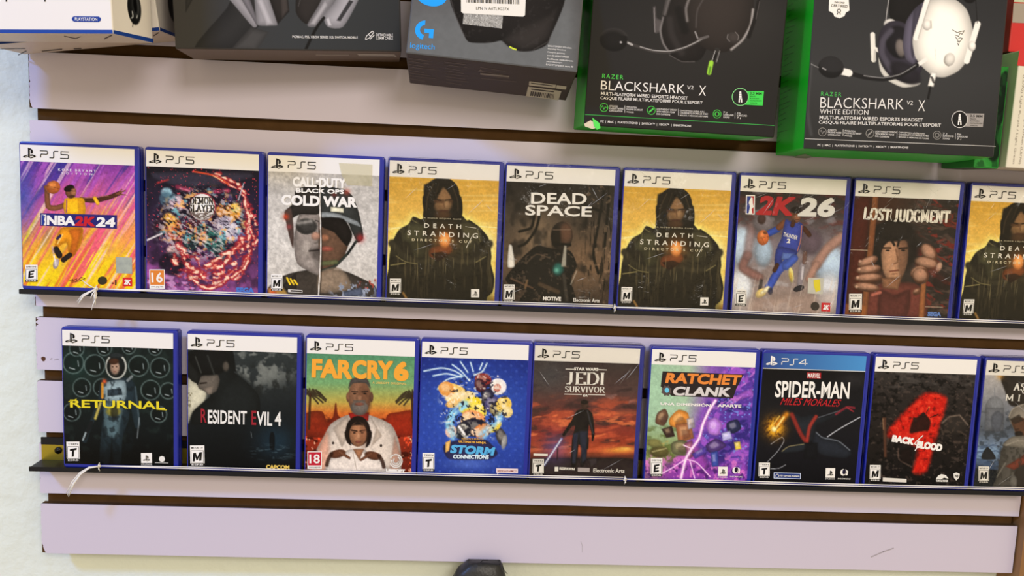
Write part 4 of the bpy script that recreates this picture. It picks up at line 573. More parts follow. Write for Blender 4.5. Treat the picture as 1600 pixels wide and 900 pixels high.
def film_material():
    m = bpy.data.materials.new('clear_wrap_film'); m.use_nodes = True; nt = m.node_tree; nt.nodes.clear()
    out = nt.nodes.new('ShaderNodeOutputMaterial'); mx = nt.nodes.new('ShaderNodeMixShader'); tr = nt.nodes.new('ShaderNodeBsdfTransparent'); gl = nt.nodes.new('ShaderNodeBsdfGlossy')
    gl.inputs['Roughness'].default_value = .16; tr.inputs['Color'].default_value = (.985, .985, .985, 1)
    tc = nt.nodes.new('ShaderNodeTexCoord'); mp = nt.nodes.new('ShaderNodeMapping'); mp.inputs['Scale'].default_value = (26, 26, 9); mp.inputs['Rotation'].default_value = (0, .7, 0)
    n = nt.nodes.new('ShaderNodeTexNoise'); n.inputs['Scale'].default_value = 1.6; n.inputs['Detail'].default_value = 6; n.inputs['Distortion'].default_value = 1.2
    oi = nt.nodes.new('ShaderNodeObjectInfo'); ad = nt.nodes.new('ShaderNodeVectorMath'); ad.operation = 'ADD'
    sc2 = nt.nodes.new('ShaderNodeVectorMath'); sc2.operation = 'SCALE'; sc2.inputs[3].default_value = 9.0
    nt.links.new(oi.outputs['Location'], sc2.inputs[0]); nt.links.new(tc.outputs['Object'], mp.inputs['Vector']); nt.links.new(mp.outputs[0], ad.inputs[0]); nt.links.new(sc2.outputs[0], ad.inputs[1]); nt.links.new(ad.outputs[0], n.inputs['Vector'])
    bp = nt.nodes.new('ShaderNodeBump'); bp.inputs['Strength'].default_value = 1.0; bp.inputs['Distance'].default_value = .006
    nt.links.new(n.outputs['Fac'], bp.inputs['Height']); nt.links.new(bp.outputs['Normal'], gl.inputs['Normal'])
    fr = nt.nodes.new('ShaderNodeFresnel'); fr.inputs['IOR'].default_value = 1.42
    ml = nt.nodes.new('ShaderNodeMath'); ml.operation = 'MULTIPLY'; ml.inputs[1].default_value = .65; nt.links.new(fr.outputs[0], ml.inputs[0])
    nt.links.new(ml.outputs[0], mx.inputs[0]); nt.links.new(tr.outputs[0], mx.inputs[1]); nt.links.new(gl.outputs[0], mx.inputs[2]); nt.links.new(mx.outputs[0], out.inputs['Surface'])
    return m
M['film'] = film_material()
M['crease'] = mat('film_crease', 'ffffff', .25); M['crease'].node_tree.nodes['Principled BSDF'].inputs['Alpha'].default_value = .30
def case_face(quad): return Face((-CW/2, FY, 0), (1, 0, 0), (0, 0, 1), (0, -1, 0), (LIPL, LIPB, CW - LIPR, CH - LIPT - HEAD), quad)
def game_case(row, i, x, quad, art, label, wrap=0, ps4=False, art_n=(170, 190), rot=0.0, dz=0.0):
    global _shell
    ang = -.012
    t = thing('game_case', label, 'game case', 'game cases on the %s ledge' % ('upper' if row == 1 else 'lower'), (x + CW/2, -.0205, LZ[row] + .0003 + dz), (ang, rot, 0))
    if _shell is None: o = shell_mesh().build('case_shell', M['case'], t); _shell = o.data
    else: o = bpy.data.objects.new('case_shell', _shell); COL.objects.link(o); o.parent = t
    F = case_face(quad); A = Art(F, *art_n); art(A); A.speckle(.08, 15, 91); A.speckle(.08, 5, 92); A.build('cover_sheet', M['print'], t, .0002)
    b = MB(); y = FY - .0003; u0, u1, v0, v1 = -CW/2 + LIPL, CW/2 - LIPR, CH - LIPT - HEAD, CH - LIPT
    b.add([(u0, y, v0), (u1, y, v0), (u1, y, v1), (u0, y, v1)], [(0, 1, 2, 3)])
    h = b.build('header_band', [M['header'] if not ps4 else blue_band()], t)
    b = MB(); fg = M['ink'] if not ps4 else M['white']
    ps_symbol(b, (-CW/2, FY, 0), (1, 0, 0), (0, 0, 1), (0, -1, 0), .0044, CH - LIPT - .0152, .0148, .0006)
    um, vb = .0232, CH - LIPT - .0138
    for ch in ('P', 'S', '4' if ps4 else '5'):
        V, Fc = stroke_uv([(um + p * .00915, vb + q * .0076) for p, q in PS_WORD[ch]], .00105, .00095); b.add([(-CW/2 + p, FY - .0006, q) for p, q in V], Fc)
    b.build('platform_logo', fg, h)
    if wrap:
        b = MB(); g_ = .0007; V, Fc = [], []; n = 24
        for yy, s_ in ((-.0079, .0004), (-.0074, -.0003), (.0074, -.0003), (.0079, .0004)): V += [(a, yy, c) for a, c in fillet(-CW/2 - g_*.6 + s_, max(.0002, s_), CW/2 + g_*.6 - s_, CH + g_ - s_, .003)]
        for a in range(3):
            for q in range(n): Fc.append((a*n+q, (a+1)*n+q, (a+1)*n+(q+1)%n, a*n+(q+1)%n))
        Fc += [tuple(range(n)), tuple(3*n + q for q in reversed(range(n)))]; b.add(V, Fc)
        f = b.build('shrink_wrap', M['film'], t)
        r_ = random.Random(wrap * 13)
        for q in range(7 + wrap % 3):
            u = CW * (-.42 + .84 * r_.random()); v = CH * (.70 + .28 * r_.random()) if q % 2 else CH * (.05 + .8 * r_.random()); l = .008 + .022 * r_.random(); a = math.radians(20 + 45 * r_.random()) if r_.random() < .75 else math.radians(-60 + 30 * r_.random())
            c, s_ = math.cos(a) * l / 2, math.sin(a) * l / 2
            if abs(u) + abs(c) > CW/2 - .003 or not .004 < v - abs(s_) or v + abs(s_) > CH - .002: continue
            wd = .0002 + .0003 * r_.random(); b = MB(); b.add([(u - c, -.0080, v - s_), (u + s_/l*wd*2, -.0083, v - c/l*wd*2), (u + c, -.0080, v + s_), (u - s_/l*wd*2, -.0083, v + c/l*wd*2)], [(0, 1, 2, 3)]); b.build('film_crease', M['crease'], f)
    return t, F
_band = []
def blue_band():
    if not _band:
        m = mat('blue_header', '1c4fa0', .32); nt = m.node_tree; tc = nt.nodes.new('ShaderNodeTexCoord'); r = nt.nodes.new('ShaderNodeValToRGB'); sp = nt.nodes.new('ShaderNodeSeparateXYZ')
        nt.links.new(tc.outputs['Generated'], sp.inputs[0]); nt.links.new(sp.outputs['X'], r.inputs['Fac']); r.color_ramp.elements[0].color = hl('163a86'); r.color_ramp.elements[1].color = hl('3f8fd0')
        nt.links.new(r.outputs['Color'], nt.nodes['Principled BSDF'].inputs['Base Color']); _band.append(m)
    return _band[0]
BLOCK = {'M': [[(0,0),(.27,0),(.27,.55),(.42,.1),(.58,.1),(.73,.55),(.73,0),(1,0),(1,1),(.70,1),(.5,.45),(.30,1),(0,1)]], 'E': [[(0,0),(1,0),(1,.22),(.34,.22),(.34,.4),(.9,.4),(.9,.61),(.34,.61),(.34,.78),(1,.78),(1,1),(0,1)]], 'T': [[(.34,0),(.66,0),(.66,.74),(1,.74),(1,1),(0,1),(0,.74),(.34,.74)]]}
def rating(t, F, letter, x0, y0, x1, y1, extra=''):
    """white age rating box with a slanted black letter; x,y are sheet units of the box"""
    b = MB(); h = y1 - y0; w_ = x1 - x0
    poly(b, F, [(x0, y0), (x1, y0), (x1, y1), (x0, y1)], .0005, 0)
    poly(b, F, [(x0 + w_*.05, y0 + h*.03), (x1 - w_*.05, y0 + h*.03), (x1 - w_*.05, y0 + h*.20), (x0 + w_*.05, y0 + h*.20)], .0006, 1)
    poly(b, F, [(x0 + w_*.05, y0 + h*.24), (x1 - w_*.05, y0 + h*.24), (x1 - w_*.05, y1 - h*.15), (x0 + w_*.05, y1 - h*.15)], .0006, 2)
    poly(b, F, [(x0 + w_*.09, y0 + h*.26), (x1 - w_*.09, y0 + h*.26), (x1 - w_*.09, y1 - h*.165), (x0 + w_*.09, y1 - h*.165)], .00065, 1)
    poly(b, F, [(x0, y1 - h*.13), (x1, y1 - h*.13), (x1, y1), (x0, y1)], .0006, 2)
    r = b.build('rating_label', [M['white'], ink('f6f4f0'), M['ink']], t)
    b = MB(); cx = (x0 + x1)/2; yc = y0 + h*.55; wl_ = w_*{'E': .46, 'T': .52, 'M': .62}[letter]
    for P in BLOCK[letter]:
        b.add([F.p3(*F.uv(cx + (p - .5)*wl_ + (q - .5)*wl_*.10, yc - (q - .5)*h*.42 - (p - .5)*h*.05), .0008) for p, q in P], [tuple(range(len(P)))])
    T(b, F, {'E': 'EVERYONE', 'T': 'TEEN', 'M': 'MATURE 17+'}[letter], (x0 + w_*.1, y0 + h*.115), (x1 - w_*.1, y0 + h*.115), h*.09, .0008, .01)
    b.build('rating_letter', M['ink'], r)
    b = MB(); T(b, F, 'ESRB', (x0 + w_*.1, y1 - h*.065), (x1 - w_*.1, y1 - h*.065), h*.08, .0008, .03); b.build('rating_board_lettering', M['white'], r)
def pegi(t, F, num, x0, y0, x1, y1, col):
    b = MB(); h = y1 - y0; w_ = x1 - x0
    poly(b, F, [(x0, y0), (x1, y0), (x1, y1), (x0, y1)], .0005, 0); poly(b, F, [(x0 + w_*.05, y0 + h*.04), (x1 - w_*.05, y0 + h*.04), (x1 - w_*.05, y0 + h*.80), (x0 + w_*.05, y0 + h*.80)], .0006, 1)
    r = b.build('rating_label', [M['white'], ink(col)], t)
    b = MB(); T(b, F, num, (x0 + w_*.14, y0 + h*.42), (x1 - w_*.14, y0 + h*.42), h*.52, .0008, .02); b.build('rating_number', M['white'], r)
    b = MB(); T(b, F, 'www.pegi.info', (x0 + w_*.1, y0 + h*.9), (x1 - w_*.1, y0 + h*.9), h*.1, .0008); b.build('rating_board_lettering', M['ink'], r)
def ps_badge(t, F, x0, y0, x1, y1, word=True):
    b = MB(); poly(b, F, [(x0, y0), (x1, y0), (x1, y1), (x0, y1)], .0005)
    r = b.build('studio_badge', M['white'], t); b = MB(); u, v = F.uv(x0 + (x1-x0)*.16, y1 - (y1-y0)*.22); w_ = F.uv(x1, y0)[0] - F.uv(x0, y0)[0]
    ps_symbol(b, F.o, F.ex, F.ey, F.n, u, v, w_*.68, .0008); b.build('badge_symbol', M['ink'], r)
    if word: b = MB(); T(b, F, 'STUDIOS', (x0, y1 + 7), (x1, y1 + 7), 7, .0006, .02); b.build('badge_lettering', M['white'], r)
def lettering(t, F, items, col, name='title_lettering', lift=.0006):
    if name in ('title_lettering', 'subtitle_lettering', 'signature', 'publisher_lettering') and len(items) > 1:
        return [lettering(t, F, [it], col, name, lift) for it in items][0]
    b = MB()
    for it in items:
        if it[0] == 's': serif(b, F, *it[1:5], wv=(it[5] if len(it) > 5 else .16), lift=lift, **(it[6] if len(it) > 6 else {}))
        elif it[0] == 'p': poly(b, F, it[1], lift)
        elif it[0] == 'l': S(b, F, it[1], it[2], lift, close=len(it) > 3)
        else: T(b, F, it[1], it[2], it[3], it[4], lift, **(it[5] if len(it) > 5 else {}))
    return b.build(name, ink(col), t)
X1 = [.0002, .1413, .2800, .4196, .5563, .6955, .8346, .9740, 1.1168]
X2 = [.0422, .1872, .3268, .4634, .5988, .7415, .8790, 1.0188, 1.1589]
B = dict(bold=.020)
def sq(x, y, r): return [(x - r, y - r), (x + r, y - r), (x + r, y + r), (x - r, y + r)]
# upper row, 1
t, F = game_case(1, 0, X1[0], [(90,148),(645,180),(107,745),(657,765)], cover_streaks, 'purple and yellow streaked game case with a leaping basketball player, at the row end')
lettering(t, F, [('t','KOBE BRYANT',(277,193),(460,203),11,dict(bold=.020,space=1.6)), ('t','EDITION',(295,210),(443,218),9,dict(bold=.02,space=2.2))], 'f0e6f2', 'edition_lettering')
b = MB(); poly(b, F, [(190,398),(564,412),(564,476),(190,458)], .0004); b.build('title_bar', ink('27246e'), t)
lettering(t, F, [('t','NBA',(222,432),(360,436),46,dict(bold=.026,shear=.05)), ('t','24',(462,442),(556,446),46,dict(bold=.026,shear=.08)), ('p',[(196,405),(219,406),(219,457),(196,456)])], 'f2efe9')
lettering(t, F, [('t','2K',(358,437),(457,441),46,dict(bold=.028,shear=.1))], 'c8202c', 'title_red_lettering')
b = MB(); poly(b, F, [(198,407),(207,407),(207,456),(198,456)], .0008); S(b, F, [(212,412),(206,428),(210,440),(205,454)], 6, .0009); b.build('league_mark', [ink('2a3f94')], t)
rating(t, F, 'E', 117, 645, 178, 727)
b = MB(); poly(b, F, [(560,610),(638,613),(640,690),(562,686)], .0005); b.build('hologram_sticker', mat('foil_sticker', '8f99a0', .3, metal=.5, vary=(160, .9, 'c8d4cc')), t)
b = MB(); poly(b, F, ring(496,722,23,20), .0005); b.build('dark_seal', ink('3a3524'), t)
b = MB(); poly(b, F, [(594,708),(640,709),(641,750),(594,749)], .0005); q = b.build('publisher_mark', ink('d8262c'), t); lettering(q, F, [('t','2K',(602,728),(634,730),24,dict(bold=.026,shear=.15))], 'f2efe9', 'publisher_lettering', .0008)
lettering(t, F, [('t','-1',(541,730),(564,731),26,dict(bold=.024)), ('l',[(335,722),(352,715),(345,726),(372,712),(366,728),(392,706),(412,712),(385,724),(345,730)],2.2)], '2c2418', 'signature')
# 2
t, F = game_case(1, 1, X1[1], [(68,147),(690,182),(62,822),(675,842)], cover_swirl, 'dark violet game case with a red flame swirl and an orange age label')
lettering(t, F, [('s','DEMON',(310,338),(440,340),34,.2), ('s','SLAYER',(302,378),(448,382),36,.2), ('l',[(318,318),(430,322)],3)], '2a2422')
pegi(t, F, '16', 77, 710, 163, 815, 'e08434')
lettering(t, F, [('t','SEGA',(556,822),(655,824),30,dict(bold=.030))], '4a78c8', 'publisher_lettering')
# 3
t, F = game_case(1, 2, X1[2], [(63,138),(680,162),(53,810),(665,828)], cover_split, 'pale grey game case with a torn portrait of a soldier, tape on its corner')
lettering(t, F, [('t','CALL DUTY',(200,194),(496,203),54,dict(bold=.026)), ('t','BLACK OPS',(218,241),(484,249),24,dict(bold=.024)), ('t','COLD WAR',(136,293),(556,306),58,dict(bold=.026)), ('p',sq(337,192,7)), ('t','OF',(366,200),(382,201),16)], 'f4f1ea')
rating(t, F, 'M', 76, 700, 140, 792); lettering(t, F, [('l',[(172,784),(250,788),(250,800),(172,796)],3,1), ('p',sq(180,790,5))], 'd8d4cc', 'notice_box')
b = MB(); poly(b, F, [(455,92),(642,100),(640,218),(500,210),(472,160)], .0009); m_ = mat('aged_clear_tape', 'd8cfa0', .35); m_.node_tree.nodes['Principled BSDF'].inputs['Alpha'].default_value = .42; b.build('tape_patch', m_, t)
# 4, 6, 9 share one printed sheet
def gold_details(t, F):
    lettering(t, F, [('t','DEATH',(252,403),(455,409),24,dict(space=1.9,bold=.01)), ('t','STRANDING',(160,442),(548,458),27,dict(space=1.7,bold=.01)), ('l',[(516,460),(484,524)],3), ('l',[(478,408),(538,416)],2)], 'f4efe0')
    lettering(t, F, [("t","DIRECTOR'S CUT",(185,480),(515,490),14,dict(space=1.8,bold=.020)), ('t','A HIDEO KOJIMA GAME',(250,362),(455,370),9,dict(space=1.4))], 'e8dcb8', 'subtitle_lettering')
    rating(t, F, 'M', 66, 692, 128, 782); ps_badge(t, F, 513, 746, 558, 790, False)
    lettering(t, F, [('p',[(575,770),(588,752),(604,750),(598,768),(590,778),(600,790),(580,796)])], '15130f', 'studio_mark')
GQ = [(55,135),(660,160),(48,800),(640,815)]
g4, F = game_case(1, 3, X1[3], GQ, cover_gold, 'gold game case with a dark figure, beside the pale grey torn portrait case', wrap=1); gold_details(g4, F)
# 5
t, F = game_case(1, 4, X1[4], [(73,173),(668,194),(62,818),(648,835)], cover_armour, 'brown black game case with an armoured figure, between two gold cases', wrap=2)
lettering(t, F, [('t','DEAD',(210,262),(516,264),60,dict(bold=.022)), ('t','SPACE',(180,326),(546,332),56,dict(bold=.022))], 'f0ede6')
rating(t, F, 'M', 72, 722, 132, 815); lettering(t, F, [('t','MOTIVE',(288,795),(388,798),22,dict(bold=.024)), ('t','Electronic Arts',(455,802),(600,806),20,dict(bold=.02))], 'efece6', 'publisher_lettering')
# 7
t, F = game_case(1, 6, X1[6], [(78,163),(668,185),(45,832),(632,828)], cover_court, 'blurred arena game case with a basketball player dribbling in a blue kit', wrap=4)
lettering(t, F, [('t','2K',(172,240),(392,246),106,dict(bold=.026,shear=.2))], 'b8282c', 'title_red_lettering'); lettering(t, F, [('t','26',(408,248),(612,250),106,dict(bold=.026,shear=.12))], 'e2dfd8')
b = MB(); poly(b, F, [(112,184),(164,185),(164,293),(112,292)], .0005, 0); poly(b, F, [(118,191),(140,191),(140,287),(118,286)], .0006, 1); poly(b, F, [(140,191),(158,191),(158,287),(140,287)], .0006, 2); poly(b, F, [(140,198),(150,200),(152,230),(158,250),(146,262),(150,287),(128,287),(136,250),(128,225)], .0007, 0); b.build('league_mark', [M['white'], ink('2a3f94'), ink('b8282c')], t)
rating(t, F, 'E', 66, 712, 128, 804)
lettering(t, F, [('t','THUNDER',(330,398),(410,418),22,dict(bold=.020)), ('t','2',(350,434),(370,436),24,dict(bold=.024))], 'f2efe9', 'kit_lettering')
b = MB(); poly(b, F, [(476,634),(562,634),(558,722),(474,720)], .0005); b.build('hologram_sticker', mat('pale_foil_sticker', 'b8bcb8', .3, metal=.3, vary=(150, .9, 'e8e4dc')), t)
b = MB(); poly(b, F, [(505,646),(540,640),(545,700),(520,712),(508,680)], .0007); b.build('yellow_mark', ink('e6d83a'), t)
b = MB(); poly(b, F, ring(518,789,24,24), .0005); b.build('dark_seal', ink('3c3632'), t)
b = MB(); poly(b, F, [(553,768),(602,768),(602,815),(553,815)], .0005); q = b.build('publisher_mark', ink('d22a30'), t); lettering(q, F, [('t','2K',(562,792),(594,792),26,dict(bold=.026,shear=.15))], 'f2efe9', 'publisher_lettering', .0008)
# 8
t, F = game_case(1, 7, X1[7], [(88,158),(690,187),(38,832),(640,850)], cover_bars, 'dark brown game case with a man gripping two bars', wrap=5)
lettering(t, F, [('s','LOST',(140,255),(300,268),62,.26,dict(wh=.12,bar=.12)), ('s','JUDGMENT',(316,268),(640,280),64,.26,dict(wh=.12,bar=.12)), ('l',[(302,250),(296,275),(302,298)],4)], 'f2eee6')
rating(t, F, 'M', 62, 712, 138, 820); lettering(t, F, [('t','SEGA',(524,826),(602,828),26,dict(bold=.030))], '6a8cd0', 'publisher_lettering')
# lower row, 1
t, F = game_case(2, 0, X2[0], [(168,133),(683,162),(165,676),(672,690)], cover_suit, 'black game case with bubbles and a person in a pressure suit, beside the brass strip')
lettering(t, F, [('t','RETURNAL',(198,400),(640,415),36,dict(bold=.022)), ('l',[(190,392),(230,380)],3), ('l',[(600,432),(648,436)],3)], 'e6d42c')
rating(t, F, 'T', 176, 575, 238, 665); ps_badge(t, F, 524, 629, 574, 674); lettering(t, F, [('p',ring(620,656,14,14,8)), ('l',[(588,672),(648,674)],2)], 'e8e6e0', 'studio_mark')
# 2
t, F = game_case(2, 1, X2[1], [(40,165),(643,194),(28,795),(625,812)], cover_dusk, 'murky grey green game case with a large bowed profile in shadow')
lettering(t, F, [('t','ESIDENT',(146,526),(362,534),74,dict(bold=.02)), ('t','VIL',(416,538),(502,542),74,dict(bold=.02)), ('t','4',(516,541),(552,542),76,dict(bold=.02))], 'eceae4')
lettering(t, F, [('t','R',(106,520),(138,521),76,dict(bold=.02)), ('t','E',(388,534),(414,535),76,dict(bold=.02))], '9a2430', 'title_red_lettering')
rating(t, F, 'M', 42, 680, 122, 790); lettering(t, F, [('t','CAPCOM',(464,796),(592,800),22,dict(bold=.026))], 'e8c860', 'publisher_lettering')
# 3
t, F = game_case(2, 2, X2[2], [(57,162),(650,183),(45,780),(632,795)], cover_sunset, 'green to red game case with a tall man in white behind a youth')
lettering(t, F, [('t','FAR',(84,240),(308,250),100,dict(bold=.026)), ('t','CRY',(306,248),(532,254),100,dict(bold=.026)), ('t','6',(536,258),(618,260),104,dict(bold=.028))], 'f2a83a')
lettering(t, F, [('t','A UBISOFT ORIGINAL',(418,318),(606,325),11,dict(bold=.02))], 'f0c870', 'subtitle_lettering')
pegi(t, F, '18', 58, 682, 138, 775, 'c02438')
b = MB(); 
for r_, a0, a1 in ((34, -150, 170), (24, -60, 200), (14, 0, 250)): S(b, F, [(547 + r_*math.cos(math.radians(a)), 733 + r_*math.sin(math.radians(a))) for a in range(a0, a1, 14)], 7, .0006)
T(b, F, 'UBISOFT', (492,783), (598,786), 18, .0006, .04); b.build('publisher_mark', M['white'], t)
# 4
t, F = game_case(2, 3, X2[3], [(63,150),(645,165),(45,770),(628,780)], cover_burst, 'deep blue game case with a bright yellow paint burst and pale streaks')
lettering(t, F, [('t','STORM',(222,638),(470,652),46,dict(bold=.028,shear=.15))], '5ab4e8'); lettering(t, F, [('t','CONNECTIONS',(238,680),(436,682),22,dict(bold=.026,shear=.1))], 'dff2fc', 'subtitle_lettering')
lettering(t, F, [('t','ULTIMATE NINJA',(268,600),(420,606),14,dict(bold=.026)), ('t','NARUTO X BORUTO',(285,583),(405,585),9,dict(bold=.024))], 'e8b04a', 'series_lettering')
rating(t, F, 'T', 68, 662, 134, 762); b = MB(); poly(b, F, [(478,742),(598,744),(598,768),(494,766),(484,776),(482,766),(478,766)], .0005); q = b.build('publisher_mark', ink('f0dcdc'), t); lettering(q, F, [('t','BANDAI NAMCO',(486,755),(592,757),10,dict(bold=.024))], '8a3a40', 'publisher_lettering', .0008)
# 5
t, F = game_case(2, 4, X2[4], [(48,172),(627,187),(30,785),(605,800)], cover_dawnfield, 'red sunset game case with a lone standing silhouette holding a pale rod', wrap=6)
lettering(t, F, [('s','JEDI',(222,264),(442,268),62,.17,dict(wh=.06)), ('s','SURVIVOR',(218,323),(440,326),30,.17,dict(wh=.07)), ('t','STAR WARS',(266,214),(400,217),16,dict(bold=.026)), ('l',[(220,216),(266,217)],4), ('l',[(400,218),(447,220)],4), ('l',[(215,349),(312,351)],4), ('l',[(346,351),(442,353)],4), ('t','EA',(318,355),(344,356),13,dict(bold=.026,shear=.2))], 'f2efe9')
rating(t, F, 'T', 48, 696, 110, 784); lettering(t, F, [('t','Electronic Arts',(384,757),(558,760),22,dict(bold=.02)), ('t','RESPAWN',(196,746),(280,750),14,dict(bold=.026)), ('p',[(170,738),(190,738),(190,762),(170,762)]), ('p',[(52,666),(130,668),(130,680),(52,678)])], 'f2efe9', 'publisher_lettering')
lettering(t, F, [('p',[(298,742),(364,744),(364,766),(298,764)])], 'b8b0b0', 'film_studio_mark')
# 6
t, F = game_case(2, 5, X2[5], [(58,148),(653,157),(25,795),(628,805)], cover_rift, 'green and violet game case split by a lightning bolt')
b = MB(); poly(b, F, [(122,186),(588,196),(548,276),(530,330),(176,322),(112,270)], .0004); b.build('title_plate', ink('2c2424'), t)
lettering(t, F, [('t','RATCHET',(138,222),(576,228),58,dict(bold=.026,shear=.12))], 'e88a3c'); lettering(t, F, [('t','CLANK',(184,294),(514,296),52,dict(bold=.026,shear=.12))], 'd8d2d0', 'title_white_lettering')
b = MB(); poly(b, F, [(146 + (32 if k % 2 else 25)*math.cos(math.pi*k/8), 293 + (32 if k % 2 else 25)*math.sin(math.pi*k/8)) for k in range(16)], .0005); poly(b, F, ring(148,290,13,14), .0007, 1); b.build('gear_mark', [ink('5a4c4a'), ink('6ac8ea')], t)
lettering(t, F, [('t','UNA DIMENSIÓN',(112,364),(402,370),19,dict(bold=.024)), ('t','APARTE',(442,372),(580,374),17,dict(bold=.024))], 'f2efe9', 'subtitle_lettering')
rating(t, F, 'E', 60, 676, 128, 782); ps_badge(t, F, 457, 722, 512, 776); 
def moon(t, F, x, y): lettering(t, F, [('p',ring(x-6,y,17,19)), ('t','INSOMNIAC',(x-36,y+37),(x+38,y+38),8,dict(bold=.026))], 'f2efe9', 'studio_mark'); b = MB(); poly(b, F, ring(x-1,y-3,10,15), .0008); poly(b, F, [(x+6,y-19),(x+22,y-8),(x+20,y+16),(x+8,y+18),(x+14,y)], .0007, 1); b.build('crescent', [ink('1e1830'), M['white']], t)
moon(t, F, 564, 742)
# 7
t, F = game_case(2, 6, X2[6], [(72,172),(658,180),(38,815),(630,825)], cover_night, 'black game case with a blue header, a fiery burst and red script', ps4=True)
lettering(t, F, [('t','SPIDER-MAN',(146,288),(572,290),94,dict(bold=.022)), ('l',[(72,174),(658,182)],3)], 'f2efe9')
b = MB(); poly(b, F, [(324,193),(404,194),(404,226),(324,225)], .0005); q = b.build('brand_plate', ink('b0242a'), t); lettering(q, F, [('t','MARVEL',(328,209),(400,210),26,dict(bold=.02))], 'f2efe9', 'brand_lettering', .0008)
lettering(t, F, [('t','Miles Morales'.upper(),(176,356),(526,362),40,dict(shear=.45,bold=.0))], 'c0242c', 'subtitle_lettering')
rating(t, F, 'T', 62, 706, 126, 796); ps_badge(t, F, 453, 734, 508, 790); moon(t, F, 562, 758)
b = MB(); poly(b, F, [(150,762),(308,765),(308,800),(150,797)], .0005, 0); poly(b, F, [(154,766),(304,769),(304,796),(154,793)], .0006, 1); q = b.build('upgrade_badge', [ink('c8d4ec'), ink('1c3478')], t); lettering(q, F, [('t','PS5 Upgrade Available',(184,781),(300,783),12,dict(bold=.02)), ('l',ring(170,781,9,9,14),3,1)], 'f2efe9', 'badge_lettering', .0009)
# 8
t, F = game_case(2, 7, X2[7], [(76,152),(668,165),(28,795),(618,803)], cover_red, 'black tangled game case with one great red slanted numeral')
lettering(t, F, [('t','BACK',(186,530),(316,548),40,dict(bold=.030)), ('t','BLOOD',(332,562),(482,582),42,dict(bold=.030)), ('l',[(368,512),(330,545),(318,560),(340,572),(322,600)],5)], 'f4f1ec')
rating(t, F, 'M', 58, 684, 122, 778); lettering(t, F, [('p',[(136,756),(276,762),(276,782),(136,778)])], 'dedad2', 'notice_box')
lettering(t, F, [('p',[(450,760),(462,742),(482,732),(508,738),(524,758),(498,752),(480,762)]), ('t','TURTLE ROCK',(450,770),(522,771),12,dict(bold=.026)), ('p',[(552,728),(570,722),(590,730),(586,752),(570,768),(556,752)])], 'e8e6e0', 'studio_mark'); lettering(t, F, [('t','WB',(559,742),(582,743),16,dict(bold=.02))], '1c1a1a', 'publisher_lettering', .0008)
# 9
t, F = game_case(2, 8, X2[8], [(700,168),(1290,180),(640,798),(1230,806)], cover_hood, 'moonlit grey blue game case with a person in a pale hood', wrap=7)
lettering(t, F, [('s',"ASSASSIN",(870,232),(1130,238),38,.18,dict(wh=.08)), ('s','CREED',(918,258),(1080,262),20,.18), ('s','MIRAGE',(820,292),(1180,298),34,.13,dict(wh=.06,sp=.4))], 'f2efe9')
rating(t, F, 'M', 668, 680, 732, 776)
# copies of the gold case
def copy_tree(o, parent=None):
    c = o.copy(); COL.objects.link(c)
    if parent: c.parent = parent
    for ch in list(o.children): copy_tree(ch, c)
    return c
for x, lab in ((X1[5], 'gold game case with a dark figure, beside the blurred arena basketball case'), (X1[8], 'gold game case with a dark figure, beside the dark brown case with bars')):
    c = copy_tree(g4); c.location.x = x + CW/2; c['label'] = lab
# ------------------------------------------------------------------ boxed headsets over the upper row
R_ = math.radians
def carton(label, pos, ypr, w_, d_, h_, base, quads, hq, group='boxed headsets above the game cases', name='headset_box', cat='box'):
    t = thing(name, label, cat, group, pos, (R_(ypr[1]), R_(ypr[2]), R_(ypr[0])), 'YXZ')
    bm = bmesh.new(); bmesh.ops.create_cube(bm, size=1.0)
    for v in bm.verts: v.co = ((v.co.x) * w_, (v.co.y + .5) * d_, (v.co.z + .5) * h_)
    bmesh.ops.bevel(bm, geom=list(bm.edges), offset=.0014, segments=3, affect='EDGES', profile=.5)
    order = ['front', 'left', 'right', 'under']; ms = []
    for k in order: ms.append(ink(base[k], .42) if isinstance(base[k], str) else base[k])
    for f in bm.faces:
        n = f.normal
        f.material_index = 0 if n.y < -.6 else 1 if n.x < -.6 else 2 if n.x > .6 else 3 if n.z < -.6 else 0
    me = bpy.data.meshes.new('carton'); bm.to_mesh(me); bm.free()
    for m in ms: me.materials.append(m)
    o = bpy.data.objects.new('carton', me); COL.objects.link(o); o.parent = t
    fr = Face((0, 0, 0), (1, 0, 0), (0, 0, 1), (0, -1, 0), (-w_/2, 0, w_/2, hq), quads['front'])
    ri = Face((w_/2, 0, 0), (0, 1, 0), (0, 0, 1), (1, 0, 0), (0, 0, d_, hq), quads['right']) if 'right' in quads else None
    le = Face((-w_/2, 0, 0), (0, 1, 0), (0, 0, 1), (-1, 0, 0), (0, 0, d_, hq), quads['left']) if 'left' in quads else None
    un = Face((0, 0, 0), (1, 0, 0), (0, 1, 0), (0, 0, -1), (-w_/2, 0, w_/2, d_), quads['under']) if 'under' in quads else None
    return t, fr, ri, le, un
EDGE = .0016
def art(F, nx, nz, base, h=None):
    u0, v0, u1, v1 = F.rect; return Art(F, nx, nz, base, (u0 + EDGE, v0 + EDGE, u1 - EDGE, (h or v1) - EDGE))
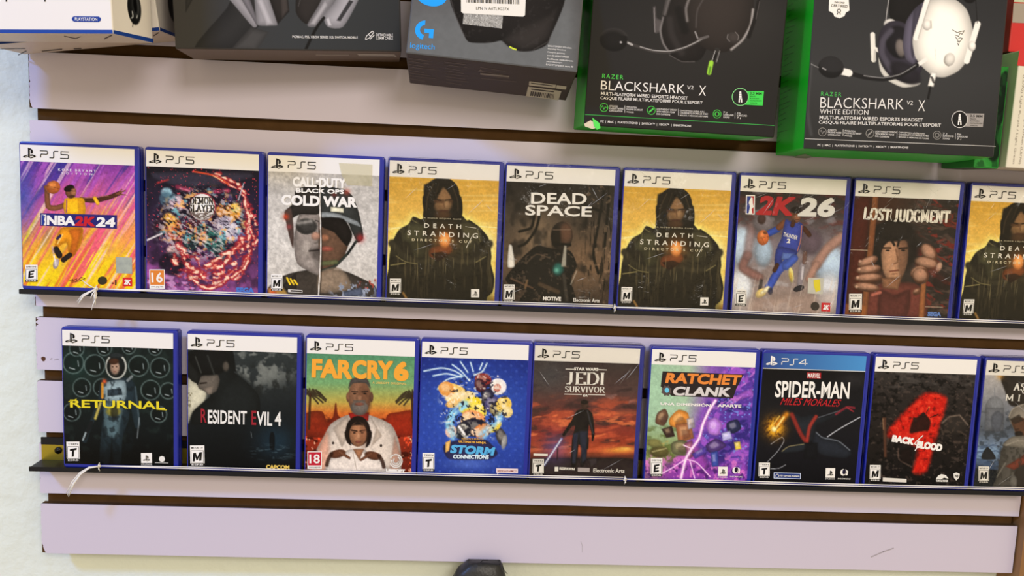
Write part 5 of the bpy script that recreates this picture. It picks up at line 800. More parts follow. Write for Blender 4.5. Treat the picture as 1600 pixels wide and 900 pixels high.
# white box, nearer
t, fr, ri, le, un = carton('white boxed headset with blue base stripe and blue pill badge', (.0575,-.1657,1.5691), (-6.41,2.54,-1.28), .2264, .0794, .22, dict(front='e9e4dd', left='e9e4dd', right='f3eee7', under='d8c8b4'),
    dict(front=[(-194.8,-154.5),(164.4,-155.2),(-174,49.7),(176.8,52.7)], right=[(164.4,-155.2),(229.4,-121.7),(176.8,52.7),(239.2,67.5)], under=[(-82.7,64.5),(239.2,67.5),(-174,49.7),(176.8,52.7)]), .12)
b = MB(); poly(b, fr, [(-172,45.5),(175.9,46.6),(176.6,52.6),(-173,50.8)], .0003); poly(b, ri, [(177,46.8),(239,60.5),(239.2,67),(177.2,52.6)], .0003); b.build('base_stripe', ink('1f459c'), t)
b = MB(); P = [(116,25.2),(154,25.8),(157,27.5),(158,30),(157,32.6),(154,34.4),(116,33.8),(113.4,32),(112.4,29.5),(113.4,27)]; poly(b, fr, P, .0003); q = b.build('pill_badge', ink('1f3f94'), t); lettering(q, fr, [('t','PLAYSTATION',(117.5,29.6),(152.5,30.2),5.2,dict(bold=.024))], 'f2efe9', 'badge_lettering', .0006)
lettering(t, fr, [('l',[(10.5,-14),(10,2.5)],2.2), ('l',[(70,-14),(70.5,2.5)],2.2), ('l',[(40,-14),(40,-3)],2.2)], '1a1a1c', 'title_lettering', .0003)
def earpad(A):
    A.ell(209.5, 12, 10.5, 27, '1b1c1e', -6, 1.5); A.ell(212, 10, 6, 19, '3b3d40', -6, 4); A.ell(211, 8, 3, 13, '0c0c0e', -6, 2); A.line([(206.5, 18), (207.5, 26), (205.5, 28)], 1.6, 'c8ccd0', 1); A.line([(214.5, 24), (213.5, 28)], 1.4, 'b8bcc0', 1); A.line([(207.5, 36), (207, 42)], 1.2, '1b1c1e', .8)
A = art(ri, 90, 150, 'f3eee7'); A.grad([(176, 'eee8e0'), (200, 'f6f1ea'), (240, 'f0e9e2')], 0); earpad(A); A.build('side_print', M['board'], t, .00015)
b = MB(); S(b, un, [(163,60.5),(175,54.6)], 1.6, .0003); S(b, un, [(100,56),(118,60),(126,57)], .9, .0003); b.build('flap_slot', ink('2c221a'), t)
# white box behind it, tilted
t, fr, ri, le, un = carton('white boxed headset tilted behind the nearer white box, its crumpled underside showing', (.0885,-.081,1.5787), (-1.21,1.03,-7.36), .1842, .0745, .22, dict(front='e6dfd6', left='e6dfd6', right='ded7d0', under='d8c4b2'),
    dict(front=[(-52.7,-113.3),(223.2,-136.6),(-21.1,71.4),(249.5,48.2)], right=[(223.2,-136.6),(265.5,-106.5),(249.5,48.2),(289,63.7)], under=[(39,85.2),(289,63.7),(-21.1,71.4),(249.5,48.2)]), .12)
b = MB(); poly(b, fr, [(-21.5,65.8),(248.6,42.6),(249.3,47.9),(-21.1,71)], .0003); poly(b, ri, [(249.5,43),(288.4,58),(289,63.4),(250,48)], .0003); b.build('base_stripe', ink('1f3c86'), t)
def earpad2(A): A.ell(271, 8, 8, 26, '18181a', -6, 2)
A = art(ri, 60, 120, 'ded7d0'); A.grad([(249, 'e6dfd8'), (258, 'b4aca8'), (270, '8a8280')], 0); earpad2(A); A.build('side_print', M['board'], t, .00015)  # printed earpad over a grey ramp that paints shade onto the side
b = MB(); S(b, un, [(29,86),(42,79.5)], 1.4, .0003); S(b, un, [(-8,76.5),(40,75.6)], .8, .0003); S(b, un, [(66,80),(98,76.8)], 1.5, .0003); S(b, un, [(116,76.2),(128,75.6)], 1.5, .0003); S(b, un, [(240,56),(248,50.8)], 1.4, .0003); b.build('flap_slot', ink('3a2c22'), t)
# charcoal box
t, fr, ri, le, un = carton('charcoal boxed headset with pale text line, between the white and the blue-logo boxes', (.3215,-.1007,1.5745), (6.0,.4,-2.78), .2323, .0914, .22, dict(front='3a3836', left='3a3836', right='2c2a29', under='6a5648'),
    dict(front=[(262.8,-113.8),(623.1,-101.7),(273.9,76.2),(627.2,81.1)], under=[(303.6,93.1),(624.7,97.1),(273.9,76.2),(627.2,81.1)]), .12)
A = art(fr, 330, 320, '393735', .22); A.grad([(270, '3a3836'), (450, '37393a'), (628, '2f3132')], 0); A.line([(350, -60), (360, -190), (450, -250), (540, -190), (552, -60)], 26, '8a8789', 2); A.line([(352, -60), (362, -185), (450, -242), (538, -185), (550, -60)], 12, '272321', 3); A.ell(405, -45, 62, 60, '2b2826', 10, 3); A.ell(505, -45, 62, 60, '2b2826', -10, 3); A.poly([(303, 76), (355, 12), (378, -30), (470, -30), (395, 50), (362, 78)], '2b2a29', 2, .9); A.poly([(290, 0), (310, -18), (290, 20)], '2b2a29', 2); A.poly([(360, 78), (392, 42), (420, 50), (400, 80)], '43413f', 2, .8)
A.poly([(338, -50), (372, -18), (402, 30), (401, 42), (395, 42), (366, 8), (335, -30)], '9a9698', 2); A.poly([(372, -10), (385, -16), (402, 30), (402, 41)], '716d70', 2)
A.poly([(396, -40), (410, -40), (434, 36), (432, 40), (404, 40), (400, 30)], '8a8789', 2); A.poly([(400, 0), (410, -6), (428, 38), (416, 40)], 'b4b0b2', 3, .8); A.poly([(408, -40), (446, -40), (452, 18), (434, 38)], '272321', 2); A.poly([(436, -30), (446, -30), (451, 16), (440, 30)], '3b3532', 3)
A.poly([(462, 18), (470, -40), (512, -40), (506, 0), (482, 38)], '2a2624', 2); A.poly([(480, 39), (496, 40), (528, -6), (540, -40), (506, -40), (502, 0)], '858284', 2); A.poly([(484, 38), (492, 39), (512, 8), (508, 0)], 'b8b4b6', 2, .8)
A.poly([(506, 24), (512, 42), (536, 42), (560, 0), (575, -40), (530, -40), (524, 0)], '9b989b', 2); A.poly([(526, 32), (532, 33), (552, 2), (546, 0)], '3a393b', 2); A.poly([(509, 30), (513, 41), (519, 40), (514, 26)], 'c0bdbf', 2, .8); A.line([(506, 28), (498, 38), (491, 50), (484, 64), (477, 79)], 4.5, '161514', 1.5); A.line([(478, -30), (466, 10)], 1, '5a5654', 1, .7)
A.build('front_print', M['board'], t, .00015)
lettering(t, fr, [('t','PC/MAC, PS5, XBOX SERIES X|S, SWITCH, MOBILE',(457,58),(559,59.2),4.8,dict(bold=.020)), ('t','DETACHABLE',(588,54.5),(614,54.8),4.2,dict(bold=.020)), ('t','3.5MM CABLE',(588,59.6),(614,59.9),4.2,dict(bold=.020)),
    ('l',[(571,61),(573,56),(582,48.5),(584,51),(577,59.5),(571.5,62)],1.1,1), ('l',[(578,61.5),(585,54.5)],1.1), ('l',[(576,54),(580,58)],1)], 'e8e4de', 'platform_lettering', .0004)
b = MB(); poly(b, un, [(557,83.6),(616,84.2),(620,88.4),(562,87.6)], .0003); q = b.build('shipping_label', ink('b8aca0'), t); b = MB(); S(b, un, [(562,86.5),(616,87.2)], .8, .0005); b.build('label_lettering', ink('4a403a'), q); b = MB(); S(b, un, [(493,85.4),(545,85.6)], 1.2, .0003); b.build('pale_print_line', ink('a89a8c'), t)
# blue-logo grey box
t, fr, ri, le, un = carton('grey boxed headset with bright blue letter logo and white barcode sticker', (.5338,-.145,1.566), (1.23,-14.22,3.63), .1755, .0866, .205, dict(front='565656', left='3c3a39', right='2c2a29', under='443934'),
    dict(front=[(652.8,-90.9),(916.2,-59.1),(634,83.1),(902.2,113.3)], right=[(916.2,-59.1),(897.4,-.4),(902.2,113.3),(884.3,157.6)], under=[(640,130.6),(884.3,157.6),(634,83.1),(902.2,113.3)]), .12)
C7 = lambda x, y: (620 + x / 5.293, y / 5.293)
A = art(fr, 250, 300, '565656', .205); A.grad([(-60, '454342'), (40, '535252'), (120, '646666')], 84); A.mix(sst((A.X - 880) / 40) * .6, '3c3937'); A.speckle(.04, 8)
hp = [C7(*p) for p in [(420,-300),(440,0),(480,120),(560,300),(600,350),(720,357),(800,350),(870,338),(930,392),(1020,425),(1130,420),(1220,385),(1255,350),(1275,290),(1330,170),(1390,0),(1400,-300),(1250,-430),(900,-480),(560,-430)]]
A.poly(hp, '1e1b1a', 2); A.poly([C7(*p) for p in [(880,330),(1000,230),(1250,120),(1330,60),(1260,300),(1130,400),(1020,410)]], '2c2826', 10); A.line([C7(*p) for p in [(560,300),(480,110),(440,-40)]], 1.2, '5a5654', 1, .6); A.line([C7(1270,300), C7(1250,345), C7(1130,412)], 1, '4c4846', 1.2, .8); A.line([C7(935,388), C7(960,402), C7(985,410)], 2.2, 'd8e83c', 1.0)
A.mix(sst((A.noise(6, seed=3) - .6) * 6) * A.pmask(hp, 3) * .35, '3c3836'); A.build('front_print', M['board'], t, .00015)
b = MB(); poly(b, fr, [(673.8 + 24.5*math.cos(2*math.pi*k/36), -7.5 + 17.5*math.sin(2*math.pi*k/36) + 0.12*24.5*math.cos(2*math.pi*k/36)) for k in range(36)], .0003); b.build('blue_disc', ink('1e9cf0'), t)
b = MB(); O = [(240 + 88*math.cos(R_(a)), 252 + 82*math.sin(R_(a))) for a in range(-92, -256, -8)]; I = [(238 + 46*math.cos(R_(a)), 250 + 42*math.sin(R_(a))) for a in range(-256, -93, 8)]
for k in range(len(O) - 1): poly(b, fr, [C7(*O[k]), C7(*O[k+1]), C7(*I[len(I)-2-k]), C7(*I[len(I)-1-k])], .0003)
poly(b, fr, [C7(*p) for p in [(228,238),(308,244),(300,318),(264,314),(268,276),(230,272)]], .0003); q = b.build('letter_logo', ink('1e9cf0'), t)
lettering(q, fr, [('t','logitech',C7(112,382),C7(313,396),11.6,{})], '1e9cf0', 'brand_lettering', .0003)
lettering(t, fr, [('t',s_,C7(1248 + dx,y),C7(1248 + dx + w_,y + w_*.09),2.6,dict(bold=.01)) for s_, dx, w_, y in (('LIGHTSPEED Wireless',2,195,380),('Gaming Headset',0,150,404),('Casque gaming',-4,145,432),('sans fil LIGHTSPEED',-4,180,458),('Audífonos inalámbricos',-8,220,486),('para videojuegos',-10,130,510),('LIGHTSPEED sans fil',-14,225,534))], 'd8d6d2', 'description_lettering', .0003)
b = MB(); poly(b, fr, [C7(*p) for p in [(528,-200),(1075,-200),(1060,128),(1045,140),(548,112),(532,100)]], .0006); q = b.build('barcode_sticker', ink('e4e0d6'), t)
b = MB(); r_ = random.Random(3); x = 575
while x < 1015:
    w_ = r_.choice((3, 5, 8)); poly(b, fr, [C7(x, -150), C7(x + w_, -150), C7(x + w_, 24 + (x-575)*.035), C7(x, 22 + (x-575)*.035)], .0008); x += w_ + r_.choice((4, 6, 9))
b.build('barcode', M['ink'], q); lettering(q, fr, [('t','LPN N A6TL9G37X',C7(656,70),C7(930,78),4.6)], '4a4642', 'sticker_lettering', .0008)
A2 = Art(fr, 70, 26, 'a8a6a0', None); u0, v0 = fr.uv(*C7(545, 200)); u1, v1 = fr.uv(*C7(880, 118)); A2 = Art(fr, 90, 30, 'a8a6a0', (u0, v0, u1, v1)); A2.mix(sst((A2.noise(.9, seed=2) - .4) * 3), '6e6c68'); A2.mix(sst((A2.noise(1.4, seed=5) - .6) * 5), 'd0cec8'); A2.build('torn_paper', M['board'], t, .0004)
b = MB(); r_ = random.Random(9)
for x0, x1, y0, n, k in ((95, 330, 480, 8, 24), (395, 620, 510, 8, 24), (690, 1000, 555, 4, 30)):
    for q in range(n): y = y0 + q * k; S(b, un, [C7(x0 + q*2, y), C7(x0 + (x1 - x0) * (.55 + .45*r_.random()), y + (x1-x0)*.1)], .5, .0003)
poly(b, un, [C7(670,588), C7(693,572), C7(716,590)], .0003); b.build('underside_lettering', ink('7a6c62'), t)
b = MB(); S(b, un, [C7(690,608), C7(930,632)], 2.4, .0003); b.build('address_lettering', ink('8a8078'), t)
b = MB(); poly(b, un, [C7(*p) for p in [(1096,670),(1318,700),(1312,728),(1092,704)]], .0003); poly(b, un, [C7(*p) for p in [(1322,702),(1404,712),(1398,740),(1318,730)]], .0003); poly(b, un, [C7(*p) for p in [(1086,714),(1362,752),(1336,828),(1068,794)]], .0003); q = b.build('barcode_label', ink('c8bfae'), t)
b = MB(); x = 1110
while x < 1310:
    w_ = r_.choice((4, 6, 10)); poly(b, un, [C7(x, 752 + (x-1110)*.13), C7(x + w_, 752 + (x-1110)*.13), C7(x + w_ - 8, 790 + (x-1110)*.12), C7(x - 8, 790 + (x-1110)*.12)], .0005); x += w_ + r_.choice((5, 8, 12))
S(b, un, [C7(1112,735), C7(1300,757)], 1.5, .0005); S(b, un, [C7(1110,685), C7(1290,708)], 1.2, .0005); b.build('barcode', ink('2a2420'), q)
# black box with green sides
def razer(fr, t, dx, white):
    pass
def certs(t, fr, X, c, c2):
    b = MB()
    for k, (x, y) in enumerate(X): S(b, fr, [(x + 6.2*math.cos(2*math.pi*q/18), y + 6.4*math.sin(2*math.pi*q/18)) for q in range(18)], .9, .0004, close=True)
    x, y = X[0]; S(b, fr, [(x-4,y),(x-2,y-3),(x,y+3),(x+2,y-1),(x+4,y)], .8, .0004); x, y = X[1]; S(b, fr, [(x-3.4,y+3),(x+3.4,y-3)], 2.2, .0004); x, y = X[2]; S(b, fr, [(x + 3.4*math.cos(2*math.pi*q/8), y + 3.4*math.sin(2*math.pi*q/8)) for q in range(8)], 1.3, .0004, close=True)
    b.build('feature_icons', ink(c2), t)
def feature_text(fr, X):
    out = []
    for k, (lines, x, y, w_) in enumerate(X):
        for q, s_ in enumerate(lines): out.append(('t', s_, (x, y + q*3.7), (x + w_*min(1, len(s_)/max(len(z) for z in lines)), y + q*3.7 + w_*.05), 2.7, dict(bold=.020)))
    return out
FT = (['ADVANCED','PASSIVE NOISE','CANCELLATION'], ['ANNULATION','PASSIVE DU BRUIT','AVANCÉE'], ['LIGHTWEIGHT DESIGN','WITH MEMORY FOAM','EAR CUSHIONS'], ['CONCEPTION LÉGÈRE AVEC','COUSSINETS D’OREILLE AVEC','MOUSSE À MÉMOIRE DE FORME'], ['7.1','SURROUND','SOUND'], ['SON','SURROUND','7.1'])
GREEN = mat('green_carton', '0fb41e', .4, spec=.2)
t, fr, ri, le, un = carton('black boxed headset with green sides and a green corner tear', (.7396,-.1056,1.5082), (-.37,.43,1.17), .2087, .1008, .23, dict(front='242221', left=GREEN, right=GREEN, under=GREEN),
    dict(front=[(928,-29.8),(1232.2,-7.4),(911.6,195.8),(1209.5,215.4)], left=[(928,-29.8),(910.2,-.1),(911.6,195.8),(895.8,202.8)], under=[(895.8,202.8),(1164.9,220.4),(911.6,195.8),(1209.5,215.4)]), .15)
K = lambda x, y: (800 + x/4, y/4)
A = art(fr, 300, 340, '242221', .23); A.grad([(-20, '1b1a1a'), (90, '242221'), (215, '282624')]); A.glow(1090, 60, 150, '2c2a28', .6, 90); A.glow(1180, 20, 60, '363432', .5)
A.line([K(1010,-60), K(1015,-330), K(1180,-470), K(1340,-380), K(1420,-60)], 15, '1a1716', 2); A.line([K(1000,-60), K(1004,-335), K(1180,-486), K(1352,-390), K(1436,-60)], 2, '6a6563', 2, .8); A.poly([K(*p) for p in [(880,45),(900,40),(905,110),(940,130),(935,190),(905,210),(890,205)]], '4a4544', 1.5); A.line([K(888,50), K(893,200)], 1.2, '8a8482', 1); A.line([K(985,-120), K(960,20), K(940,110)], 3, '3c3836', 1.5)
A.poly([K(*p) for p in [(985,-30),(1060,-120),(1200,-120),(1240,100),(1230,260),(1180,370),(1080,392),(1000,360),(940,270),(925,190),(940,100)]], '1c1817', 2); A.line([K(955, 90), K(985,-10), K(1040,-60)], 5, '6a6563', 4, .8); A.line([K(945,110), K(928,190), K(945,270), K(985,330)], 3, '8a8583', 3, .8); A.line([K(985,345), K(1060,385), K(1140,385)], 1.5, '6a6563', 2, .7); A.line([K(985,120), K(1000,220), K(1060,330)], 14, '2c2827', 10, .8); A.line([K(1040,60), K(1060,130), K(1080,190)], 12, '0e0c0c', 8, .8)
A.poly([K(*p) for p in [(1100,-40),(1150,-120),(1480,-120),(1512,0),(1500,120),(1460,230),(1380,310),(1290,330),(1200,300),(1130,230),(1095,140),(1085,60)]], '2a2421', 2); A.glow(*K(1300, 60), 36, '352e2a', .8); A.line([K(1095,130), K(1088,50), K(1120,-40)], 4, '77716e', 4, .9); A.line([K(1150,170), K(1160,60), K(1230,-60)], 2, '55504e', 3, .7); A.line([K(1506,60), K(1490,160), K(1440,250), K(1370,310)], 3.5, 'a8a29e', 3.5, .9); A.ell(*K(1380,238), 11, 9, '3a3431', 0, 2); A.line([K(1350,215), K(1345,240), K(1360,258)], 1.2, '8a8480', 1.5, .8); A.line([K(1395,200), K(1415,225), K(1410,250)], 1, '8a8480', 1.5, .7)
A.line([K(1540,10), K(1520,110), K(1480,230)], 6, '191615', 2); A.line([K(1548,10), K(1525,120)], 1.2, '6a6462', 1.2, .7); A.line([K(1145,200), K(1160,238)], 2.6, '8a8684', 1.5); A.line([K(1220,228), K(1090,295), K(985,325), K(880,320), K(740,275)], 4.5, '3a3634', 1.5); A.line([K(1220,228), K(1090,292), K(985,320), K(880,314), K(800,292)], 1.2, 'c8c4c0', 1.2, .9); A.line([K(1165,245), K(1225,228)], 3.6, '5a5553', 1.2); A.line([K(705,258), K(750,280)], 3.4, 'b4b0ac', 1.2, .9)
A.ell(*K(635,252), 21.5, 17, '151312', 6, 2.5); A.mix(A.emask(*K(640,250), 23, 18.5, 6, 3) * (A.Y < 56) * .5, '3c3836'); A.ell(*K(632,256), 19, 14.5, '171514', 6, 6); A.ell(*K(680,265), 2, 1.8, 'a8a4a0', 0, 1.5)
A.line([K(1282,315), K(1258,390)], 8.5, '2b2927', 1.5); A.line([K(1270,318), K(1248,388)], 1, 'c8c4c0', 1, .9); A.line([K(1298,318), K(1278,388)], 1, 'c8c4c0', 1, .7); A.line([K(1275,335), K(1262,375)], 3, '0c0b0b', 1.5); A.line([K(1245,392), K(1232,455)], 7, '9ad23c', 2); A.line([K(1240,420), K(1232,458)], 3, '4a7a24', 2, .8)
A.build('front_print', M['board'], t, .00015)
lettering(t, fr, [('t','RAZER',K(564,474),K(695,484),6.6,dict(space=1.3))], '4ad04a', 'brand_lettering', .0003)
lettering(t, fr, [('t','BLACKSHARK',K(556,532),K(1080,558),14.5,dict(bold=-.006)), ('t','V2',K(1094,546),K(1134,548),6,{}), ('t','X',K(1168,566),K(1212,568),15.5,dict(bold=-.006)), ('t','MULTI-PLATFORM WIRED ESPORTS HEADSET',K(556,584),K(1098,614),5.2,dict(bold=.012)), ('t','CASQUE FILAIRE MULTIPLATEFORME POUR L’ESPORT',K(553,613),K(1190,645),5.4,dict(bold=.012)), ('t','PC  |  MAC  |  PLAYSTATION®  |  SWITCH™  |  XBOX™  |  SMARTPHONE',K(553,760),K(1120,790),4.6,dict(bold=.01))], 'e8e4de', 'title_lettering', .0003)
certs(t, fr, [K(574,672), K(870,690), K(1281,713)], '', '4ad04a')
lettering(t, fr, feature_text(fr, list(zip(FT, [K(608,662)[0], K(715,668)[0], K(903,682)[0], K(1048,690)[0], K(1320,702)[0], K(1404,706)[0]], [K(0,662)[1], K(0,668)[1], K(0,682)[1], K(0,690)[1], K(0,702)[1], K(0,706)[1]], [22, 26, 32, 44, 16, 16]))) + [('l',[K(705,660),K(704,705)],.6), ('l',[K(1040,680),K(1039,722)],.6), ('l',[K(1394,702),K(1393,740)],.6)], 'e0dcd6', 'feature_lettering', .0003)
lettering(t, fr, [('l',[K(456,716),K(1640,785)],.9)], '3aa84a', 'divider_line', .0003)
def jack(t, fr, cx, cy, r, edge, plate, pts, lines):
    b = MB(); poly(b, fr, pts, .0003); q = b.build('jack_badge', ink(plate), t)
    b = MB(); poly(b, fr, ring(cx, cy, r, r*1.05), .0005, 0); poly(b, fr, ring(cx, cy, r - 1, (r - 1)*1.05), .0006, 1)
    for y0, y1, w_ in ((-8.5,-5.6,2.4),(-5,-2.6,3.2),(-2,1.4,3.6),(2,8.6,5)): poly(b, fr, [(cx - w_/2, cy + y0), (cx + w_/2, cy + y0), (cx + w_/2 + .4, cy + y1), (cx - w_/2 - .4, cy + y1)], .0007, 2)
    poly(b, fr, [(cx - .8, cy + 4), (cx + .8, cy + 4), (cx + .8, cy + 8.6), (cx - .8, cy + 8.6)], .0008, 1)
    b.build('plug_icon', [ink(edge), M['ink'], M['white']], q)
    x0, x1, y0 = lines; lettering(q, fr, [('t','3.5 MM',(x0,y0),(x1,y0 + .8),4,dict(bold=.020))] + [('t',s_,(x0,y0 + 4.8 + k*3.4),(x0 + (x1-x0)*f,y0 + 5.2 + k*3.4),2,{}) for k, (s_, f) in enumerate((('MULTI-', .5), ('PLATFORM', .75), ('MULTIPLATEFORME', 1), ('ANALOG', .6)))], '1c3a20' if plate != '9a948e' else '2c2826', 'badge_lettering', .0005)
jack(t, fr, *K(1426,606), 13.2, '8ae08a', '3cd24c', [K(1440,570), K(1574,570), K(1566,660), K(1440,654)], (K(1487,0)[0], K(1560,0)[0], K(0,583)[1]))
b = MB(); poly(b, fr, [K(500,735), K(545,770), K(552,800), K(530,812), K(512,790)], .0012); q = b.build('torn_corner', ink('5ae05a'), t); b = MB(); poly(b, fr, [K(450,775), K(490,752), K(512,765), K(525,800), K(500,806), K(455,790)], .0008); b.build('bare_card', ink('d8ccb0'), q)
# black box with the white headset
t, fr, ri, le, un = carton('black boxed headset picturing a white headset, green side showing', (.9742,-.125,1.4949), (-3.18,-2.53,.2), .2046, .1015, .23, dict(front='303030', left=GREEN, right=GREEN, under=GREEN),
    dict(front=[(1273.5,-20.7),(1576.1,-7.3),(1255,232.2),(1553,245.7)], left=[(1273.5,-20.7),(1227.3,15.6),(1255,232.2),(1211.3,242.9)], under=[(1211.3,242.9),(1479.5,255.1),(1255,232.2),(1553,245.7)]), .17)
K = lambda x, y: (1200 + x/3.3325, y/3.3325)
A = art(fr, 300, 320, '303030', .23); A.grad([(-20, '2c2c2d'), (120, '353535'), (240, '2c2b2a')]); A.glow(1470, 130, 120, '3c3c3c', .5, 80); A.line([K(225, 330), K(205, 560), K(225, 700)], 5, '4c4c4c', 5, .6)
A.line([K(690,-60), K(700,-200), K(840,-290), K(990,-220), K(1050,-20)], 22, '171515', 3); A.line([K(640,-80), K(620, 60), K(610,140)], 1.4, 'a8a4a0', 1); A.poly([K(*p) for p in [(660,-120),(900,-120),(820,40),(740,130),(650,110),(630,60)]], '171515', 2); A.ell(*K(636,125), 10, 8, 'd8d4cc', 0, 2); A.line([K(545,180), K(550,312)], 7.5, 'e4e0d4', 1.5); A.line([K(560,255), K(580,265)], 6, 'e4e0d4', 1.5); A.line([K(558,262), K(554,318)], 3.5, 'b8b4aa', 1.5, .8)
A.ell(*K(690, 270), 34, 50, '332f38', -18, 2); A.ell(*K(680, 220), 20, 26, '1b191d', -14, 5); A.ell(*K(690,250), 8, 14, 'c8b8a8', -10, 4, .5); A.line([K(640,160), K(600,210), K(595,280), K(640,360)], 9, '4a4650', 6); A.poly([K(*p) for p in [(575,300),(595,345),(640,400),(720,432),(795,432),(770,448),(700,455),(625,420),(585,370)]], 'e8e4d8', 1.5); A.ell(*K(715,380), 26, 14, '242126', 30, 6)
A.poly([K(*p) for p in [(705,190),(720,110),(770,40),(830,10),(790,200),(765,330),(720,310),(703,250)]], '5a5564', 2); A.poly([K(*p) for p in [(760,60),(800,30),(770,200),(755,300),(745,250)]], '3d3944', 5)
E_ = [(830,10),(900,-20),(980,0),(1035,50),(1062,130),(1070,220),(1040,310),(990,370),(920,402),(860,395),(800,345),(765,290),(752,210),(775,130)]
A.poly([K(*p) for p in E_], 'ebe6da', 2); A.mix(A.pmask([K(*p) for p in E_], 6) * sst((A.X * .4 + A.Y - (1200 + 880/3.3325) * .4 - 100) / 60) * .5, 'cdc8bc'); A.line([K(790,150), K(765,220), K(775,300)], 4, 'c8c3b8', 5, .8)
A.line([K(838,-30), K(770,198)], 8, 'f0ece2', 1.5); A.line([K(850,-20), K(782,200)], 1.4, 'a8a298', 1.2, .8); A.ell(*K(828,130), 7, 8.5, 'e4dfd4', 0, 1.5); A.line([K(848,110), K(850,145)], 2, 'b0aa9e', 2, .8); A.line([K(1092,125), K(1035,318)], 9, 'f0ece2', 1.5); A.ell(*K(1062,240), 6, 8, 'e8e3d8', 0, 1.5); A.line([K(1080,-30), K(1090,120)], 1.2, '1b1a1a', 1); A.ell(*K(945,310), 8.5, 10.5, 'd8d3c8', 20, 1.5); A.line([K(925,290), K(918,320), K(940,345)], 1.6, '9c968c', 2, .8); A.line([K(870,255), K(874,310)], .8, 'b8b2a6', 1, .5)
A.line([K(822,310), K(775,342)], 6, 'ece8de', 1.5); A.line([K(775,340), K(690,392), K(600,412), K(500,402), K(415,378)], 7, '1a191a', 1.5); A.line([K(770,338), K(690,386), K(600,405), K(500,394)], 1.4, '9a9896', 1.4, .9); A.line([K(360,365), K(422,380)], 11, 'eae6dc', 1.5); A.line([K(378,345), K(372,388)], 3, 'f4f0e8', 1); A.ell(*K(328,350), 20, 17, '181718', 8, 2); A.line([K(285,355), K(300,362)], 2, 'd0ccc8', 1.5); A.line([K(215,328), K(262,352)], 1.2, 'a8a6a4', 1.4, .7); A.mix(A.emask(*K(330,335), 20, 12, 8, 4) * .4, '3c3b3c')
A.poly([K(*p) for p in [(850,375),(880,378),(862,452),(832,448)]], 'e8e4da', 1.5); [A.line([K(848 + k*3, 400 + k*9), K(862 + k*3 - 4, 404 + k*9)], 2, '3a3836', 1.2) for k in range(4)]; A.line([K(845,455), K(834,512)], 3.5, '1c1b1b', 1.5)
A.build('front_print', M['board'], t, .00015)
b = MB()
for P in ([(960,155),(985,170),(1000,165),(1022,160),(1010,178),(1000,172),(992,190),(984,185),(972,182)], [(975,190),(985,205),(1000,196),(1012,200),(1000,215),(985,214)], [(984,212),(996,218),(992,236),(986,224)]): S(b, fr, [K(*p) for p in P], 1.1, .0004)
b.build('serpent_emblem', ink('86827a'), t)
b = MB(); poly(b, fr, [K(*p) for p in [(318,-10),(420,-6),(424,55),(405,66),(398,84),(372,95),(345,86),(340,70),(316,56)]], .0003); q = b.build('certified_badge', ink('eeeae0'), t); lettering(q, fr, [('t','CERTIFIED',K(328,28),K(414,34),4.2,dict(bold=.020)), ('t','DISCORD',K(346,12),K(398,15),2.6,dict(bold=.020)), ('l',[K(369 + 9*math.cos(k*.7),56 + 9*math.sin(k*.7)) for k in range(9)],1,1), ('l',[K(362,66),K(360,76)],1.2), ('l',[K(374,66),K(376,76)],1.2)], '2a2826', 'badge_lettering', .0006)
lettering(t, fr, [('t','RAZER',K(276,488),K(382,492),6.4,dict(space=1.3))], '3fae4a', 'brand_lettering', .0003)
lettering(t, fr, [('t','BLACKSHARK',K(272,534),K(706,542),16.5,dict(bold=-.008)), ('t','V2',K(722,534),K(754,536),6.5,{}), ('t','X',K(782,549),K(818,550),17,dict(bold=-.008)), ('t','WHITE EDITION',K(270,580),K(522,585),7.6,dict(bold=.0)), ('t','MULTI-PLATFORM WIRED ESPORTS HEADSET',K(268,611),K(806,625),5.6,dict(bold=.012)), ('t','CASQUE FILAIRE MULTIPLATEFORME POUR L’ESPORT',K(264,637),K(900,654),5.8,dict(bold=.012)), ('t','PC  |  MAC  |  PLAYSTATION®  |  SWITCH™  |  XBOX™  |  SMARTPHONE',K(258,756),K(730,770),4.2,dict(bold=.01)), ('l',[K(192,722),K(1185,762)],.6)], 'e4e0da', 'title_lettering', .0003)
certs(t, fr, [K(283,687), K(530,695), K(880,704)], '', '8c8882')
lettering(t, fr, feature_text(fr, list(zip(FT, [K(312,0)[0], K(398,0)[0], K(558,0)[0], K(680,0)[0], K(910,0)[0], K(984,0)[0]], [K(0,676)[1], K(0,680)[1], K(0,684)[1], K(0,688)[1], K(0,695)[1], K(0,698)[1]], [21, 27, 33, 47, 17, 17]))) + [('l',[K(391,674),K(390,708)],.6), ('l',[K(672,680),K(671,720)],.6), ('l',[K(976,694),K(975,724)],.6)], 'dcd8d2', 'feature_lettering', .0003)
jack(t, fr, *K(997,622), 12.8, 'd8d4ce', '9a948e', [K(1010,590), K(1126,592), K(1118,662), K(1010,658)], (K(1052,0)[0], K(1116,0)[0], K(0,603)[1]))
b = MB(); r_ = random.Random(4)
for k in range(26): y = 10 + k*8.6; x0 = 1233 - y*.09; S(b, le, [(x0, y), (x0 + 4 + 14*r_.random(), y - 4 - 5*r_.random())], .7, .0003)
b.build('side_lettering', ink('166a20'), t)
b = MB(); poly(b, un, [(1238,245),(1258,240),(1270,245),(1252,249)], .0003); b.build('underside_label', ink('8a9a7a'), t)
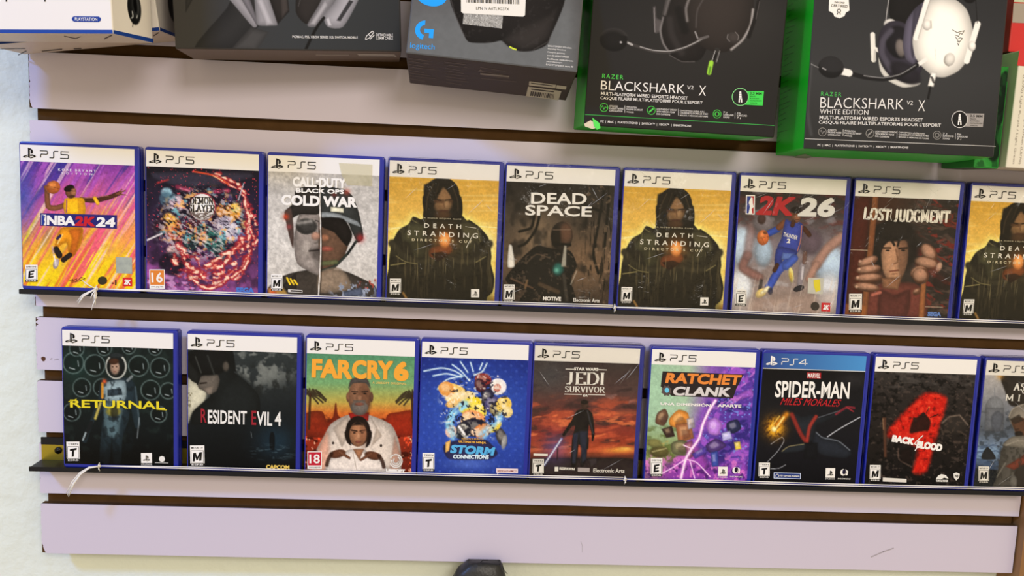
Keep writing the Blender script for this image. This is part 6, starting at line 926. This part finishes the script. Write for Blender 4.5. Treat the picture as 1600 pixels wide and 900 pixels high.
# narrow green box, red box and white box at the end
t, fr, ri, le, un = carton('narrow green box with dark printed shapes wedged beside the white-headset box', (1.1010,-.078,1.4843), (0,0,0), .029, .070, .098, dict(front='2f8a3a', left='2a7a34', right='2a7a34', under='3a5a38'), dict(front=[(1528,113),(1570,113),(1508,262),(1556,264)], under=[(1490,268),(1540,270),(1508,262),(1556,264)]), .115, group=None, name='accessory_box')
A = art(fr, 60, 160, '2f8a3a'); A.mix(sst((A.noise(30, 40, 3) - .45) * 5) * .6, '4aa050'); A.poly([(1540, 150), (1562, 120), (1572, 135), (1565, 180), (1545, 200)], '1c2c22', 4); A.ell(1552, 160, 14, 22, '14241a', 20, 4); A.line([(1560, 180), (1548, 215), (1556, 240)], 6, '14241a', 4); A.mix(sst((A.noise(12, 16, 5) - .52) * 8) * .7, '1c4a26'); A.ell(1545, 235, 12, 16, '16281c', 0, 5); A.build('front_print', M['board'], t, .00015)
A = art(un, 40, 60, '4a5a44'); A.mix(sst((A.noise(8, seed=6) - .45) * 8), '1e2a1e'); A.mix(sst((A.noise(6, seed=8) - .62) * 8), 'a8a890'); A.build('underside_print', M['board'], t, .00015)
t, fr, ri, le, un = carton('red box with a grey top band above the white box at the row end', (1.214,-.066,1.6165), (0,0,0), .19, .06, .12, dict(front='d03a3c', left='b83236', right='d03a3c', under='6a4034'), dict(front=[(1566,-60),(1800,-50),(1575,82),(1800,92)]), .1, group=None, name='accessory_box')
b = MB(); poly(b, fr, [(1570,8),(1800,16),(1800,46),(1573,38)], .0003); b.build('grey_band', ink('a89c98'), t); b = MB(); poly(b, fr, [(1570,-6),(1800,2),(1800,14),(1570,6)], .0003); b.build('pale_band', ink('c8d0bc'), t)
t, fr, ri, le, un = carton('white box with small grey vertical print at the row end, red at its top', (1.2125,-.088,1.4848), (0,0,.6), .19, .082, .129, dict(front='e6e1dc', left='cfc8c2', right='e6e1dc', under='d8cabc'), dict(front=[(1588,80),(1800,90),(1565,264),(1776,272)]), .129, group=None, name='accessory_box')
b = MB(); poly(b, fr, [(1587,79),(1800,84),(1800,118),(1583.4,104)], .0003); b.build('red_top', ink('d23c40'), t)
lettering(t, fr, [('t','(LS/70) Light Purple / Light Green',(1592,118),(1575,258),4.2), ('t','Light Purple / Light Green (LS/70)',(1600,124),(1583,258),4.2)], 'a09a96', 'vertical_lettering', .0003)

# ------------------------------------------------------------------ black pouch peeping in under the panel
t = thing('padded_pouch', 'black padded pouch hanging under the lower edge of the panel', 'pouch', None, (.548, -.014, .905))
V, Fc = [], []; n = 20; secs = [(0, .034, .016, -.004), (.02, .036, .018, -.004), (.045, .034, .0165, -.0035), (.056, .0295, .014, -.002), (.062, .0245, .011, .0), (.0658, .0222, .009, .0012), (.0672, .0212, .006, .0014)]
for z, rx, ry, ox in secs:
    for q in range(n):
        a = 2*math.pi*q/n; c, s_ = math.cos(a), math.sin(a); e = .45
        V.append((ox + rx*math.copysign(abs(c)**e, c), ry*math.copysign(abs(s_)**.8, s_), z + .0010*math.sin(a*3)*(z > .05)))
for a in range(len(secs) - 1):
    for q in range(n): Fc.append((a*n+q, a*n+(q+1)%n, (a+1)*n+(q+1)%n, (a+1)*n+q))
Fc += [tuple(reversed(range(n))), tuple((len(secs)-1)*n + q for q in range(n))]
mesh_obj('pouch_body', V, Fc, mat('black_vinyl', '1a1b1d', .42, bump=(60, .5, .004)), t, True)
b = MB(); b.tube([(.021, -.004, .066), (.024, -.006, .068), (.026, -.007, .060), (.031, -.008, .055)], .0004, 5); b.tube([(-.004, -.004, .067), (.0, -.005, .071), (.006, -.004, .0708)], .0004, 5); b.build('loose_thread', M['ink'], t)
